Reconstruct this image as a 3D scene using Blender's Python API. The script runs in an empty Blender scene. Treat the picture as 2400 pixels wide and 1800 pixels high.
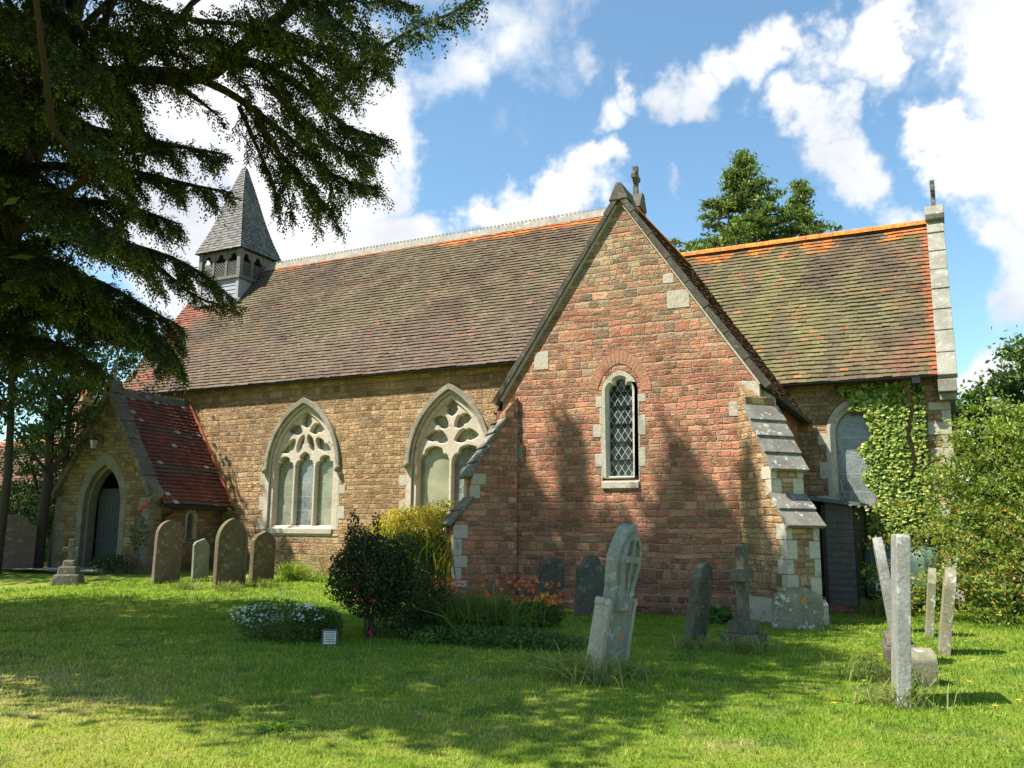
import bpy, math, random
import numpy as np
from mathutils import Vector, Matrix
from mathutils.geometry import tessellate_polygon
R_ = math.radians
random.seed(7); rng = np.random.default_rng(7)
scn = bpy.context.scene
# ---------------------------------------------------------------- camera, exposure
YAW, PITCH, ROLL, FPX = .4635, .1711, .0102, 2037.3
CAM = np.array([0, 0, 1.6])
cam = bpy.data.cameras.new('camera'); cam_o = bpy.data.objects.new('camera', cam)
scn.collection.objects.link(cam_o); scn.camera = cam_o
cam.sensor_width = 36; cam.lens = FPX / 2400 * 36; cam.clip_end = 3000; cam.clip_start = .05
cam_o.matrix_world = (Matrix.Translation((0, 0, 1.6)) @ Matrix.Rotation(YAW, 4, 'Z')
                      @ Matrix.Rotation(math.pi / 2 + PITCH, 4, 'X') @ Matrix.Rotation(ROLL, 4, 'Z'))
scn.view_settings.view_transform = 'Standard'; scn.view_settings.look = 'None'
scn.view_settings.exposure = 1.02; scn.view_settings.gamma = 1
_r = np.array([math.cos(YAW), math.sin(YAW), 0]); _fh = np.array([-math.sin(YAW), math.cos(YAW), 0]); _z = np.array([0, 0, 1])
FW = _fh * math.cos(PITCH) + _z * math.sin(PITCH); _u = -_fh * math.sin(PITCH) + _z * math.cos(PITCH)
RT = _r * math.cos(ROLL) + _u * math.sin(ROLL); UP = -_r * math.sin(ROLL) + _u * math.cos(ROLL)
def ray(px, py): return FW + RT * (px - 1200) / FPX - UP * (py - 900) / FPX
def at(px, py, d): return CAM + ray(px, py) * d          # a point seen at photo pixel (px,py), d metres away
def proj(P):
    q = np.asarray(P) - CAM; d = q @ FW
    return 1200 + FPX * (q @ RT) / d, 900 - FPX * (q @ UP) / d, d
def hgt(x, y):                                            # ground height
    t = np.clip((-np.asarray(x, float) - 5) / 17, 0, 1); s = np.clip((np.asarray(y, float) - 11) / 9, 0, 1)
    return .38 * t * t * (3 - 2 * t) * s * s * (3 - 2 * s)
def ground_at(px, py):
    d = ray(px, py); h = 0.
    for _ in range(6):
        P = CAM + d * ((h - 1.6) / d[2]); h = float(hgt(P[0], P[1]))
    return P
# ---------------------------------------------------------------- sun + sky
SUN = Vector((-.49, -.46, 1)).normalized()
sl = bpy.data.lights.new('sun', 'SUN'); sl.energy = 5.0; sl.angle = R_(.55); sl.color = (1, .95, .86)
so = bpy.data.objects.new('sun', sl); scn.collection.objects.link(so)
so.rotation_euler = SUN.to_track_quat('Z', 'Y').to_euler(); so.location = (0, 0, 30)
class NT:
    def __init__(s, tree): s.t = tree; s.n = tree.nodes; s.l = tree.links
    def put(s, sock, v):
        if v is None: return
        if hasattr(v, 'links') or isinstance(v, bpy.types.NodeSocket): s.l.new(v, sock)
        else:
            try: sock.default_value = v
            except Exception:
                sock.default_value = tuple(v) + (1,) if len(v) == 3 else v
    def m(s, op, a, b=None, c=None, clamp=False):
        n = s.n.new('ShaderNodeMath'); n.operation = op; n.use_clamp = clamp
        for i, v in enumerate((a, b, c)): s.put(n.inputs[i], v)
        return n.outputs[0]
    def vm(s, op, a, b=None, out=0):
        n = s.n.new('ShaderNodeVectorMath'); n.operation = op
        s.put(n.inputs[0], a)
        if b is not None:
            if op == 'SCALE': s.put(n.inputs['Scale'], b)
            else: s.put(n.inputs[1], b)
        return n.outputs[out]
    def noise(s, vec, scale, detail=2, rough=.5, dims='3D', w=None, out=0, dist=0):
        n = s.n.new('ShaderNodeTexNoise'); n.noise_dimensions = dims
        if vec is not None and dims != '1D': s.put(n.inputs['Vector'], vec)
        if w is not None: s.put(n.inputs['W'], w)
        n.inputs['Scale'].default_value = scale; n.inputs['Detail'].default_value = detail
        n.inputs['Roughness'].default_value = rough; n.inputs['Distortion'].default_value = dist
        return n.outputs[out]
    def vor(s, vec, scale, feature='F1', out=0, rand=1):
        n = s.n.new('ShaderNodeTexVoronoi'); n.feature = feature
        s.put(n.inputs['Vector'], vec); n.inputs['Scale'].default_value = scale
        n.inputs['Randomness'].default_value = rand
        return n.outputs[out]
    def mix(s, f, a, b, mode='MIX'):
        n = s.n.new('ShaderNodeMix'); n.data_type = 'RGBA'; n.blend_type = mode
        s.put(n.inputs[0], f); s.put(n.inputs[6], a); s.put(n.inputs[7], b)
        return n.outputs[2]
    def ramp(s, f, stops, interp='LINEAR'):
        n = s.n.new('ShaderNodeValToRGB'); n.color_ramp.interpolation = interp
        e = n.color_ramp.elements
        while len(e) < len(stops): e.new(.5)
        for i, (p, c) in enumerate(stops):
            e[i].position = p
            e[i].color = (c, c, c, 1) if isinstance(c, (int, float)) else tuple(c) + (1,)
        s.put(n.inputs[0], f); return n.outputs[0]
    def mr(s, v, a, b, c=0., d=1., smooth=True):
        n = s.n.new('ShaderNodeMapRange'); n.interpolation_type = 'SMOOTHSTEP' if smooth else 'LINEAR'
        s.put(n.inputs[0], v)
        for i, q in enumerate((a, b, c, d)): s.put(n.inputs[i + 1], q)
        return n.outputs[0]
    def sep(s, v):
        n = s.n.new('ShaderNodeSeparateXYZ'); s.put(n.inputs[0], v); return n.outputs
    def comb(s, x, y, z=0.):
        n = s.n.new('ShaderNodeCombineXYZ')
        for i, q in enumerate((x, y, z)): s.put(n.inputs[i], q)
        return n.outputs[0]
    def wn(s, vec, out=0):
        n = s.n.new('ShaderNodeTexWhiteNoise'); n.noise_dimensions = '2D'; s.put(n.inputs['Vector'], vec); return n.outputs[out]
    def bump(s, h, dist, strength=1.):
        n = s.n.new('ShaderNodeBump'); s.put(n.inputs['Height'], h)
        n.inputs['Distance'].default_value = dist; n.inputs['Strength'].default_value = strength
        return n.outputs[0]
    def pos(s): return s.n.new('ShaderNodeNewGeometry').outputs['Position']
# sky: Nishita + procedural clouds laid out by direction
SKY_STR, CLOUD_STR = .102, .42
w = bpy.data.worlds.new('World'); scn.world = w; w.use_nodes = True
T = NT(w.node_tree); T.n.clear()
outw = T.n.new('ShaderNodeOutputWorld')
sky = T.n.new('ShaderNodeTexSky'); sky.sky_type = 'NISHITA'; sky.sun_disc = False
sky.sun_elevation = math.asin(SUN.z); sky.sun_rotation = math.atan2(SUN.x, SUN.y)
sky.air_density = 1.0; sky.dust_density = .4; sky.ozone_density = 2.0
tc = T.n.new('ShaderNodeTexCoord').outputs['Generated']
dirn = T.vm('NORMALIZE', tc)
w1 = T.noise(dirn, 3.2, 6, .62, out=1); w2 = T.noise(dirn, 13, 5, .6, out=1)
wd = T.vm('ADD', dirn, T.vm('SCALE', T.vm('SUBTRACT', w1, (.5, .5, .5)), .34))
wd = T.vm('ADD', wd, T.vm('SCALE', T.vm('SUBTRACT', w2, (.5, .5, .5)), .085))
CL = [  # px,py,radius px, weight
 (760, 330, 330, 1.15), (560, 150, 300, .9), (930, 480, 220, 1.15), (700, 620, 260, 1.0), (420, 560, 300, .9),
 (960, 250, 150, .9), (1060, 130, 120, .55), (1180, 60, 150, .45), (1330, 20, 110, .45), (1030, 420, 110, .9),
 (1310, 470, 150, 1.15), (1370, 400, 95, 1.1), (1210, 500, 120, 1.1), (1560, 440, 60, .5),
 (1430, 235, 85, .8), (1500, 185, 75, .7), (1620, 250, 105, .7), (1720, 190, 90, .75), (1830, 200, 115, .85),
 (1920, 120, 90, .7), (2060, 170, 120, .85), (2130, 120, 60, .8), (1960, 330, 85, .75), (2020, 420, 110, .8), (2120, 500, 80, .6),
 (2340, 110, 110, 1.2), (2330, 330, 140, 1.3), (2420, 330, 150, 1.2), (2370, 560, 110, .7), (2440, 640, 110, .7),
 (2480, 0, 260, 1.0), (2600, 300, 300, .9), (2340, 860, 90, .8), (300, 300, 300, .7), (900, -350, 300, .7), (1900, -400, 300, .6), (-500, 200, 500, .8), (330, 810, 60, .7)]
acc = None
for px, py, rad, wt in CL:
    d = ray(px, py); d = d / np.linalg.norm(d); a = rad / FPX * .93
    dist = T.vm('DISTANCE', wd, tuple(d), out=1)
    v = T.mr(dist, a * 1.32, a * .15, 0., wt)
    acc = v if acc is None else T.m('SMOOTH_MAX', acc, v, .12)
gen = T.mr(T.noise(T.vm('MULTIPLY', dirn, (1, 1, 2.2)), 2.3, 3, .5), .60, .76)      # clouds for the rest of the sky
dcen = FW / np.linalg.norm(FW)
away = T.mr(T.vm('DISTANCE', dirn, tuple(dcen), out=1), .75, 1.1)
acc = T.m('MAXIMUM', acc, T.m('MULTIPLY', gen, away))
fine = T.noise(dirn, 9, 8, .62)
cover = T.m('ADD', acc, T.m('MULTIPLY', T.m('SUBTRACT', fine, .5), 1.05))
fac = T.mr(cover, .14, .74)
shade = T.noise(T.vm('ADD', dirn, (.02, 0, .06)), 5.0, 5, .55)
zz = T.sep(dirn)[2]
cc = T.ramp(shade, [(.32, (.80, .87, .99)), (.48, (1.08, 1.12, 1.18)), (.68, (1.42, 1.42, 1.42))])
skyc = T.vm('MULTIPLY', sky.outputs[0], (.98, 1.16, 1.10))
b1 = T.n.new('ShaderNodeBackground'); T.put(b1.inputs[0], skyc); b1.inputs[1].default_value = SKY_STR
b2 = T.n.new('ShaderNodeBackground'); T.put(b2.inputs[0], cc); b2.inputs[1].default_value = CLOUD_STR
ms = T.n.new('ShaderNodeMixShader'); T.put(ms.inputs[0], fac)
T.l.new(b1.outputs[0], ms.inputs[1]); T.l.new(b2.outputs[0], ms.inputs[2]); T.l.new(ms.outputs[0], outw.inputs[0])
# ---------------------------------------------------------------- materials
M = {}
def newmat(name):
    m = bpy.data.materials.new(name); m.use_nodes = True; t = NT(m.node_tree); t.n.clear()
    o = t.n.new('ShaderNodeOutputMaterial'); b = t.n.new('ShaderNodeBsdfPrincipled'); t.l.new(b.outputs[0], o.inputs[0])
    b.inputs['Specular IOR Level'].default_value = .25
    M[name] = m; return m, t, b, o
def tangent_uv(t):
    g = t.n.new('ShaderNodeNewGeometry'); P = t.sep(g.outputs['Position']); N = t.sep(g.outputs['True Normal'])
    u = t.m('ADD', t.m('MULTIPLY', P[0], t.m('MULTIPLY', N[1], -1.)), t.m('MULTIPLY', P[1], N[0]))
    return u, P[2], g.outputs['Position']
def masonry(name, pal, pal2, mortar, h=.155, wmin=.22, wmax=.5, z2=(6., 7.5), mort_w=1., bumpd=.10, white=.0, side2=0.):
    m, t, b, o = newmat(name); u, v, P = tangent_uv(t)
    n1 = t.noise(P, .9, 2); n2 = t.noise(P, 5, 3, .6)
    nf = t.noise(P, 22, 3, .6)
    u = t.m('ADD', u, t.m('MULTIPLY', t.m('SUBTRACT', n2, .5), .10))
    v = t.m('ADD', v, t.m('MULTIPLY', t.m('SUBTRACT', n1, .5), .09))
    v = t.m('ADD', v, t.m('MULTIPLY', t.m('SUBTRACT', n2, .5), .065))
    nv = t.noise(None, 2.3, 0, dims='1D', w=v)
    v2 = t.m('ADD', t.m('DIVIDE', v, h), t.m('MULTIPLY', nv, 1.7))
    row = t.m('FLOOR', v2); fv = t.m('FRACT', v2)
    rr = t.wn(t.comb(row, 3.7)); wr = t.m('ADD', wmin, t.m('MULTIPLY', rr, wmax - wmin))
    nu = t.noise(t.comb(t.m('MULTIPLY', u, 1.), t.m('MULTIPLY', row, 5.3)), 1.9, 0, dims='2D')
    u2 = t.m('ADD', t.m('ADD', t.m('DIVIDE', u, wr), t.m('MULTIPLY', rr, 31.)), t.m('MULTIPLY', nu, 1.1))
    col = t.m('FLOOR', u2); fu = t.m('FRACT', u2)
    idv = t.comb(col, row); rnd = t.wn(idv); rcol = t.wn(idv, 1); rs = t.sep(rcol)
    du = t.m('MULTIPLY', t.m('MINIMUM', fu, t.m('SUBTRACT', 1., fu)), wr)
    dv = t.m('MULTIPLY', t.m('MINIMUM', fv, t.m('SUBTRACT', 1., fv)), h)
    d = t.m('SMOOTH_MIN', du, dv, .012)
    nm_ = t.noise(P, 9, 3, .6); d = t.m('ADD', d, t.m('ADD', t.m('MULTIPLY', t.m('SUBTRACT', nf, .5), .026), t.m('MULTIPLY', t.m('SUBTRACT', nm_, .5), .026)))
    mort = t.mr(d, .003 * mort_w, .013 * mort_w, 1., 0.)
    mean_ = tuple(sum(c[k] for c in pal) / len(pal) for k in range(3)); pal = [tuple(a + (b_ - a) * .35 for a, b_ in zip(c, mean_)) for c in pal]
    st = [(i / len(pal), c) for i, c in enumerate(pal)]
    c1 = t.ramp(rnd, st, 'CONSTANT')
    if pal2:
        c2 = t.ramp(rnd, [(i / len(pal2), c) for i, c in enumerate(pal2)], 'CONSTANT')
        f2 = t.mr(t.m('ADD', t.m('ADD', v, t.m('MULTIPLY', t.m('SUBTRACT', n1, .5), 4.)), t.m('MULTIPLY', rs[0], 2.)), z2[0], z2[1])
        c1 = t.mix(f2, c1, c2)
    big = t.noise(P, .45, 4, .65); damp = t.mr(t.m('ADD', v, t.m('MULTIPLY', t.noise(P, 1.4, 4, .65), 1.6)), .55, 1.9, .55, 1.)
    c1 = t.mix(1., c1, t.ramp(t.m('ADD', t.m('MULTIPLY', rs[1], .6), t.m('MULTIPLY', nf, .5)), [(.15, .58), (.85, 1.42)]), 'MULTIPLY')
    c1 = t.mix(1., c1, t.ramp(big, [(.3, (.66, .64, .62)), (.5, (.98, .98, .98)), (.7, (1.18, 1.16, 1.12))]), 'MULTIPLY')
    c1 = t.mix(1., c1, damp, 'MULTIPLY')
    if white:
        wv = t.m('MULTIPLY', t.mr(t.noise(P, 10, 3, .6), .60, .68), t.mr(t.noise(P, .8, 2), .48, .62))
        c1 = t.mix(t.m('MULTIPLY', wv, white), c1, (.62, .55, .47))
        sp = t.mr(t.vor(P, 2.1), .035, .05, 1., 0.)
        c1 = t.mix(t.m('MULTIPLY', sp, .8), c1, (.62, .6, .52))
    mc = t.mix(t.noise(P, 4, 2), tuple(x * .55 for x in mortar), mortar)
    t.put(b.inputs['Base Color'], t.mix(t.m('MULTIPLY', mort, .85), c1, mc))
    b.inputs['Roughness'].default_value = .93
    face = t.noise(P, 11, 7, .72)
    ridg = t.noise(t.vm('MULTIPLY', P, (1, 1, 3.0)), 6, 4, .6)
    hh = t.m('ADD', t.m('MULTIPLY', t.mr(d, .0, .020), .40), t.m('ADD', t.m('MULTIPLY', face, .75), t.m('MULTIPLY', ridg, .50)))
    hh = t.m('ADD', hh, t.m('MULTIPLY', rs[2], .35))
    t.l.new(t.bump(hh, bumpd), b.inputs['Normal']); return m
masonry('red_sandstone', [(0.466, 0.179, 0.101), (0.537, 0.226, 0.128), (0.410, 0.155, 0.089), (0.481, 0.234, 0.121), (0.368, 0.179, 0.097), (0.566, 0.264, 0.162), (0.354, 0.218, 0.113), (0.509, 0.195, 0.113)],
        [(0.382, 0.258, 0.137), (0.425, 0.296, 0.162), (0.325, 0.218, 0.121), (0.453, 0.234, 0.128), (0.368, 0.279, 0.162), (0.283, 0.202, 0.121)], (0.650, 0.514, 0.379), h=.125, wmin=.13, wmax=.40, z2=(6.3, 8.6), white=.5)
masonry('tan_sandstone', [(0.398, 0.249, 0.124), (0.447, 0.281, 0.139), (0.349, 0.205, 0.101), (0.410, 0.217, 0.112), (0.483, 0.319, 0.167), (0.314, 0.211, 0.112), (0.422, 0.268, 0.146)],
        None, (0.506, 0.396, 0.224), h=.125, wmin=.13, wmax=.38, white=.9)
masonry('porch_sandstone', [(0.224, 0.162, 0.077), (0.265, 0.197, 0.093), (0.182, 0.120, 0.062), (0.215, 0.111, 0.058), (0.281, 0.223, 0.116), (0.166, 0.120, 0.069)],
        None, (0.348, 0.282, 0.155), h=.135, wmin=.18, wmax=.42, white=.2)
def ashlar(name, c, c2, h=.42, wd=.7, lichen=.3, rough=.9):
    m, t, b, o = newmat(name); P = t.pos()
    a = t.noise(P, 2.2, 5, .62); f = t.noise(P, 24, 4, .6)
    x = t.mix(t.mr(a, .35, .65), c, c2); x = t.mix(1., x, t.ramp(f, [(.25, .72), (.75, 1.22)]), 'MULTIPLY')
    x = t.mix(t.m('MULTIPLY', t.mr(t.noise(P, 7, 4, .65), .58, .66), lichen), x, (.50, .49, .43))
    dk = t.mr(t.noise(P, 3.3, 5, .7), .56, .7)
    x = t.mix(t.m('MULTIPLY', dk, .55), x, (.11, .095, .07))
    t.put(b.inputs['Base Color'], x); b.inputs['Roughness'].default_value = rough
    hh = t.m('ADD', t.m('MULTIPLY', f, .5), t.noise(P, 6, 4, .6)); t.l.new(t.bump(hh, .012), b.inputs['Normal']); return m
ashlar('pale_dressed_stone', (.44, .39, .30), (.50, .44, .35))
ashlar('tracery_stone', (.52, .45, .35), (.58, .50, .40), lichen=.2)
ashlar('weathered_coping', (.15, .13, .095), (.10, .085, .065), lichen=.35)
ashlar('verge_coping', (.11, .095, .07), (.07, .06, .045), lichen=.15)
ashlar('grey_coping', (.30, .285, .23), (.22, .205, .16), lichen=.5)
ashlar('hood_stone', (.33, .30, .23), (.22, .20, .15), lichen=.25)
ashlar('ridge_crest', (.26, .235, .19), (.33, .29, .23), lichen=.5)
ashlar('voussoir_stone', (.44, .21, .125), (.36, .19, .11), lichen=.1)
ashlar('porch_arch_stone', (.19, .175, .13), (.14, .125, .09), lichen=.1)  # hood stone darkened, the porch's shade put into its colour
ashlar('weathering_stone', (.22, .20, .165), (.15, .135, .11), lichen=.8)
ashlar('dark_stone', (.11, .10, .09), (.07, .065, .055), lichen=.2)
ashlar('gate_path', (.34, .31, .26), (.25, .23, .19), lichen=.2)
def gstone(name, c, c2, moss=(.14, .15, .05), mossf=.4, white=.3, orange=.0, streak=True):
    m, t, b, o = newmat(name); P = t.n.new('ShaderNodeTexCoord').outputs['Object']
    a = t.noise(P, 2.5, 5, .65); f = t.noise(P, 30, 4, .6)
    x = t.mix(t.mr(a, .35, .65), c, c2); x = t.mix(1., x, t.ramp(f, [(.2, .6), (.8, 1.3)]), 'MULTIPLY')
    if streak:
        s = t.noise(t.vm('MULTIPLY', P, (14, 14, 1.2)), 1., 4, .6); x = t.mix(t.m('MULTIPLY', t.mr(s, .5, .75), .5), x, tuple(q * .45 for q in c))
    x = t.mix(t.m('MULTIPLY', t.mr(t.noise(P, 3.1, 4, .6), .5, .62), mossf), x, moss)
    x = t.mix(t.m('MULTIPLY', t.mr(t.noise(P, 6, 5, .7), .57, .63), white), x, (.58, .57, .50))
    if orange:
        sp = t.mr(t.vor(P, 2.3), .08, .14, 1., 0.); x = t.mix(t.m('MULTIPLY', sp, orange), x, (.62, .20, .03))
    t.put(b.inputs['Base Color'], x); b.inputs['Roughness'].default_value = .92
    hh = t.m('ADD', t.m('MULTIPLY', f, .6), t.noise(P, 7, 4, .6)); t.l.new(t.bump(hh, .01), b.inputs['Normal']); return m
gstone('grave_grey_green', (.30, .30, .25), (.22, .22, .18), mossf=.35, white=.45, orange=.9)
gstone('grave_pale', (.30, .29, .26), (.23, .225, .20), mossf=.25, white=.5, orange=.5)
gstone('grave_dark', (.15, .132, .10), (.095, .085, .062), mossf=.3, white=.2)
gstone('grave_pink', (.20, .14, .105), (.15, .11, .08), mossf=.2, white=.25)
gstone('grave_brown', (.17, .125, .08), (.12, .09, .06), mossf=.5, white=.2)
gstone('grave_mossy', (.27, .24, .16), (.20, .19, .11), mossf=.6, white=.9, orange=1.)
gstone('grave_edge', (.48, .40, .31), (.40, .33, .26), mossf=.1, white=.3)
def attrmat(name, rough=.85, noise=.35, bumpd=.004, spec=.2, bscale=30):
    m, t, b, o = newmat(name); P = t.pos()
    a = t.n.new('ShaderNodeAttribute'); a.attribute_name = 'Col'
    f = t.noise(P, 18, 4, .6)
    t.put(b.inputs['Base Color'], t.mix(1., a.outputs[0], t.ramp(f, [(.2, 1 - noise), (.8, 1 + noise)]), 'MULTIPLY'))
    b.inputs['Roughness'].default_value = rough; b.inputs['Specular IOR Level'].default_value = spec
    t.l.new(t.bump(t.noise(P, bscale, 4, .6), bumpd), b.inputs['Normal']); return m
attrmat('roof_tiles'); attrmat('shingles', rough=.7, spec=.25); attrmat('petals', noise=.1)
def leafmat(name, trans=.35, rough=.5, hue=.12):
    m, t, b, o = newmat(name); a = t.n.new('ShaderNodeAttribute'); a.attribute_name = 'Col'
    P = t.pos(); c = t.mix(1., a.outputs[0], t.ramp(t.noise(P, 1.3, 3), [(.3, 1 - hue), (.7, 1 + hue)]), 'MULTIPLY')
    t.put(b.inputs['Base Color'], c); b.inputs['Roughness'].default_value = rough
    tr = t.n.new('ShaderNodeBsdfTranslucent'); t.put(tr.inputs[0], t.mix(1., c, (1.5, 1.6, .6), 'MULTIPLY'))
    mx = t.n.new('ShaderNodeMixShader'); mx.inputs[0].default_value = trans
    t.l.new(b.outputs[0], mx.inputs[1]); t.l.new(tr.outputs[0], mx.inputs[2]); t.l.new(mx.outputs[0], o.inputs[0]); return m
leafmat('leaves'); leafmat('yew_needles', trans=.25, rough=.9); leafmat('grass_blades', trans=.4, rough=.55, hue=.05)
def plain(name, c, rough=.6, spec=.3, metal=0., var=.25, bumpd=0., scale=12):
    m, t, b, o = newmat(name); P = t.pos()
    t.put(b.inputs['Base Color'], t.mix(1., c, t.ramp(t.noise(P, scale, 4, .6), [(.25, 1 - var), (.75, 1 + var)]), 'MULTIPLY'))
    b.inputs['Roughness'].default_value = rough; b.inputs['Specular IOR Level'].default_value = spec; b.inputs['Metallic'].default_value = metal
    if bumpd: t.l.new(t.bump(t.noise(P, scale * 2, 4), bumpd), b.inputs['Normal'])
    return m
plain('black_iron', (.02, .02, .021), .45); plain('dark_timber', (.035, .028, .022), .8, bumpd=.004)
plain('grey_timber', (.095, .085, .078), .75, bumpd=.003, var=.3); plain('lead', (.34, .34, .36), .5, var=.15)
plain('felt_roof', (.10, .11, .12), .7); plain('tank_plastic', (.075, .125, .09), .45, spec=.4, var=.1)
plain('bell_timber', (.17, .16, .135), .8, var=.35, bumpd=.004); plain('white_label', (.7, .7, .68), .6, var=.05)
plain('lettering', (.05, .05, .05), .8); plain('pale_lettering', (.62, .6, .55), .9); plain('soot_lettering', (.10, .09, .075), .9)
plain('dark_opening', (.012, .011, .01), .9); plain('door_paint', (.04, .046, .052), .7, var=.2, bumpd=.003)  # first one: near-black colour standing in for the shade inside
plain('terracotta', (.42, .13, .06), .85, var=.35, bumpd=.004); plain('render_wall', (.42, .35, .27), .9)
plain('came', (.42, .43, .42), .5, var=.1); plain('lamp_glass', (.35, .36, .33), .15, spec=.5); plain('soil', (.05, .036, .022), .95)
def orange_ridge():
    m, t, b, o = newmat('orange_ridge_tile'); P = t.pos()
    x = t.mix(t.mr(t.noise(P, 4, 5, .65), .42, .58), (.46, .14, .055), (.70, .26, .02))
    x = t.mix(t.mr(t.noise(P, 9, 4, .6), .58, .68), x, (.22, .10, .06))
    t.put(b.inputs['Base Color'], x); b.inputs['Roughness'].default_value = .9
orange_ridge()
def bark(name, c, c2):
    m, t, b, o = newmat(name); P = t.pos(); n = t.noise(t.vm('MULTIPLY', P, (1, 1, .3)), 14, 5, .65)
    t.put(b.inputs['Base Color'], t.mix(n, c, c2)); b.inputs['Roughness'].default_value = .95
    t.l.new(t.bump(n, .03), b.inputs['Normal'])
bark('bark_brown', (.07, .045, .03), (.16, .11, .075)); bark('bark_dark', (.030, .022, .016), (.070, .050, .035)); bark('bark_grey', (.028, .024, .018), (.070, .060, .045))
# leaded panes; all but the diamond glass have reflections painted into the colour
def panes(name, base, line, mode):
    m, t, b, o = newmat(name); u, v, P = tangent_uv(t)
    if mode == 'diamond':
        p = .155; q = .235
        a = t.m('ADD', t.m('DIVIDE', u, p), t.m('DIVIDE', v, q)); c = t.m('SUBTRACT', t.m('DIVIDE', u, p), t.m('DIVIDE', v, q))
        ea = t.m('ABSOLUTE', t.m('SUBTRACT', t.m('FRACT', a), .5)); ec = t.m('ABSOLUTE', t.m('SUBTRACT', t.m('FRACT', c), .5))
        ln = t.mr(t.m('MAXIMUM', ea, ec), .435, .465)
        idn = t.wn(t.comb(t.m('FLOOR', a), t.m('FLOOR', c))); nrm = t.wn(t.comb(t.m('FLOOR', a), t.m('FLOOR', c)), 1)
    else:
        vv = t.comb(u, v, 0.); vo = t.vor(vv, 5.5, 'DISTANCE_TO_EDGE'); ln = t.mr(vo, .018, .04, .75, 0.)
        br = t.m('ABSOLUTE', t.m('SUBTRACT', t.m('FRACT', t.m('MULTIPLY', v, 2.2)), .5)); ln = t.m('MAXIMUM', ln, t.mr(br, .475, .49))
        idn = t.wn(vv); idn = t.noise(vv, 1.5, 3); nrm = None
        if mode == 'plain': ln = t.m('MULTIPLY', ln, .25)
    x = t.mix(1., base, t.ramp(idn, [(.25, .55), (.75, 1.45)] if mode != 'diamond' else [(.0, .7), (1., 1.3)]), 'MULTIPLY')
    t.put(b.inputs['Base Color'], t.mix(ln, x, line)); b.inputs['Roughness'].default_value = .16
    b.inputs['Specular IOR Level'].default_value = .5
    if nrm is not None:
        g = t.n.new('ShaderNodeNewGeometry')
        nn = t.vm('NORMALIZE', t.vm('ADD', g.outputs['Normal'], t.vm('SCALE', t.vm('SUBTRACT', nrm, (.5, .5, .5)), .10))); t.l.new(nn, b.inputs['Normal'])
    return m
panes('leaded_glass', (.028, .034, .036), (.36, .40, .38), 'diamond')
panes('stained_pane', (.24, .25, .17), (.34, .35, .26), 'stained'); panes('stained_pane_grey', (.17, .19, .18), (.34, .36, .33), 'stained')
panes('plain_pane', (.27, .26, .16), (.33, .33, .22), 'plain')
# lawn
def lawncol(t, P):
    big = t.noise(P, .28, 4, .6); mid = t.noise(P, 1.6, 4, .6); s = t.sep(P)
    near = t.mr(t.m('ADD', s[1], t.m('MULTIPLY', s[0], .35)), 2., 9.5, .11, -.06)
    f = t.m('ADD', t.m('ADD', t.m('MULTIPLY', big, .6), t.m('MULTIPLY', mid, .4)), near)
    clov = t.m('MULTIPLY', t.mr(t.noise(P, 1.1, 5, .7), .54, .60), .55); straw = t.m('MULTIPLY', t.mr(t.noise(t.vm('ADD', P, (40, 7, 0)), .9, 6, .75), .55, .66), .55)
    base_ = t.ramp(f, [(.36, (.155, .25, .024)), (.48, (.23, .31, .038)), (.60, (.33, .36, .065)), (.74, (.44, .39, .14))])
    return t.mix(straw, t.mix(clov, base_, (.075, .15, .025)), (.36, .32, .13))
m, t, b, o = newmat('lawn'); P = t.pos(); c = lawncol(t, P)
c = t.mix(1., c, t.ramp(t.noise(P, 40, 4, .7), [(.25, .6), (.8, 1.15)]), 'MULTIPLY')
t.put(b.inputs['Base Color'], c); b.inputs['Roughness'].default_value = .95; b.inputs['Specular IOR Level'].default_value = .05
t.l.new(t.bump(t.noise(P, 55, 4, .7), .03), b.inputs['Normal'])
m = M['grass_blades']; t = NT(m.node_tree); P = t.pos(); c = lawncol(t, P)
at_ = [n for n in t.n if n.type == 'ATTRIBUTE'][0]; cc_ = t.mix(1., c, at_.outputs[0], 'MULTIPLY')
b_ = [n for n in t.n if n.type == 'BSDF_PRINCIPLED'][0]; tr_ = [n for n in t.n if n.type == 'BSDF_TRANSLUCENT'][0]
t.put(b_.inputs['Base Color'], cc_); t.put(tr_.inputs[0], t.mix(1., cc_, (1.3, 1.4, .7), 'MULTIPLY'))
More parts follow.
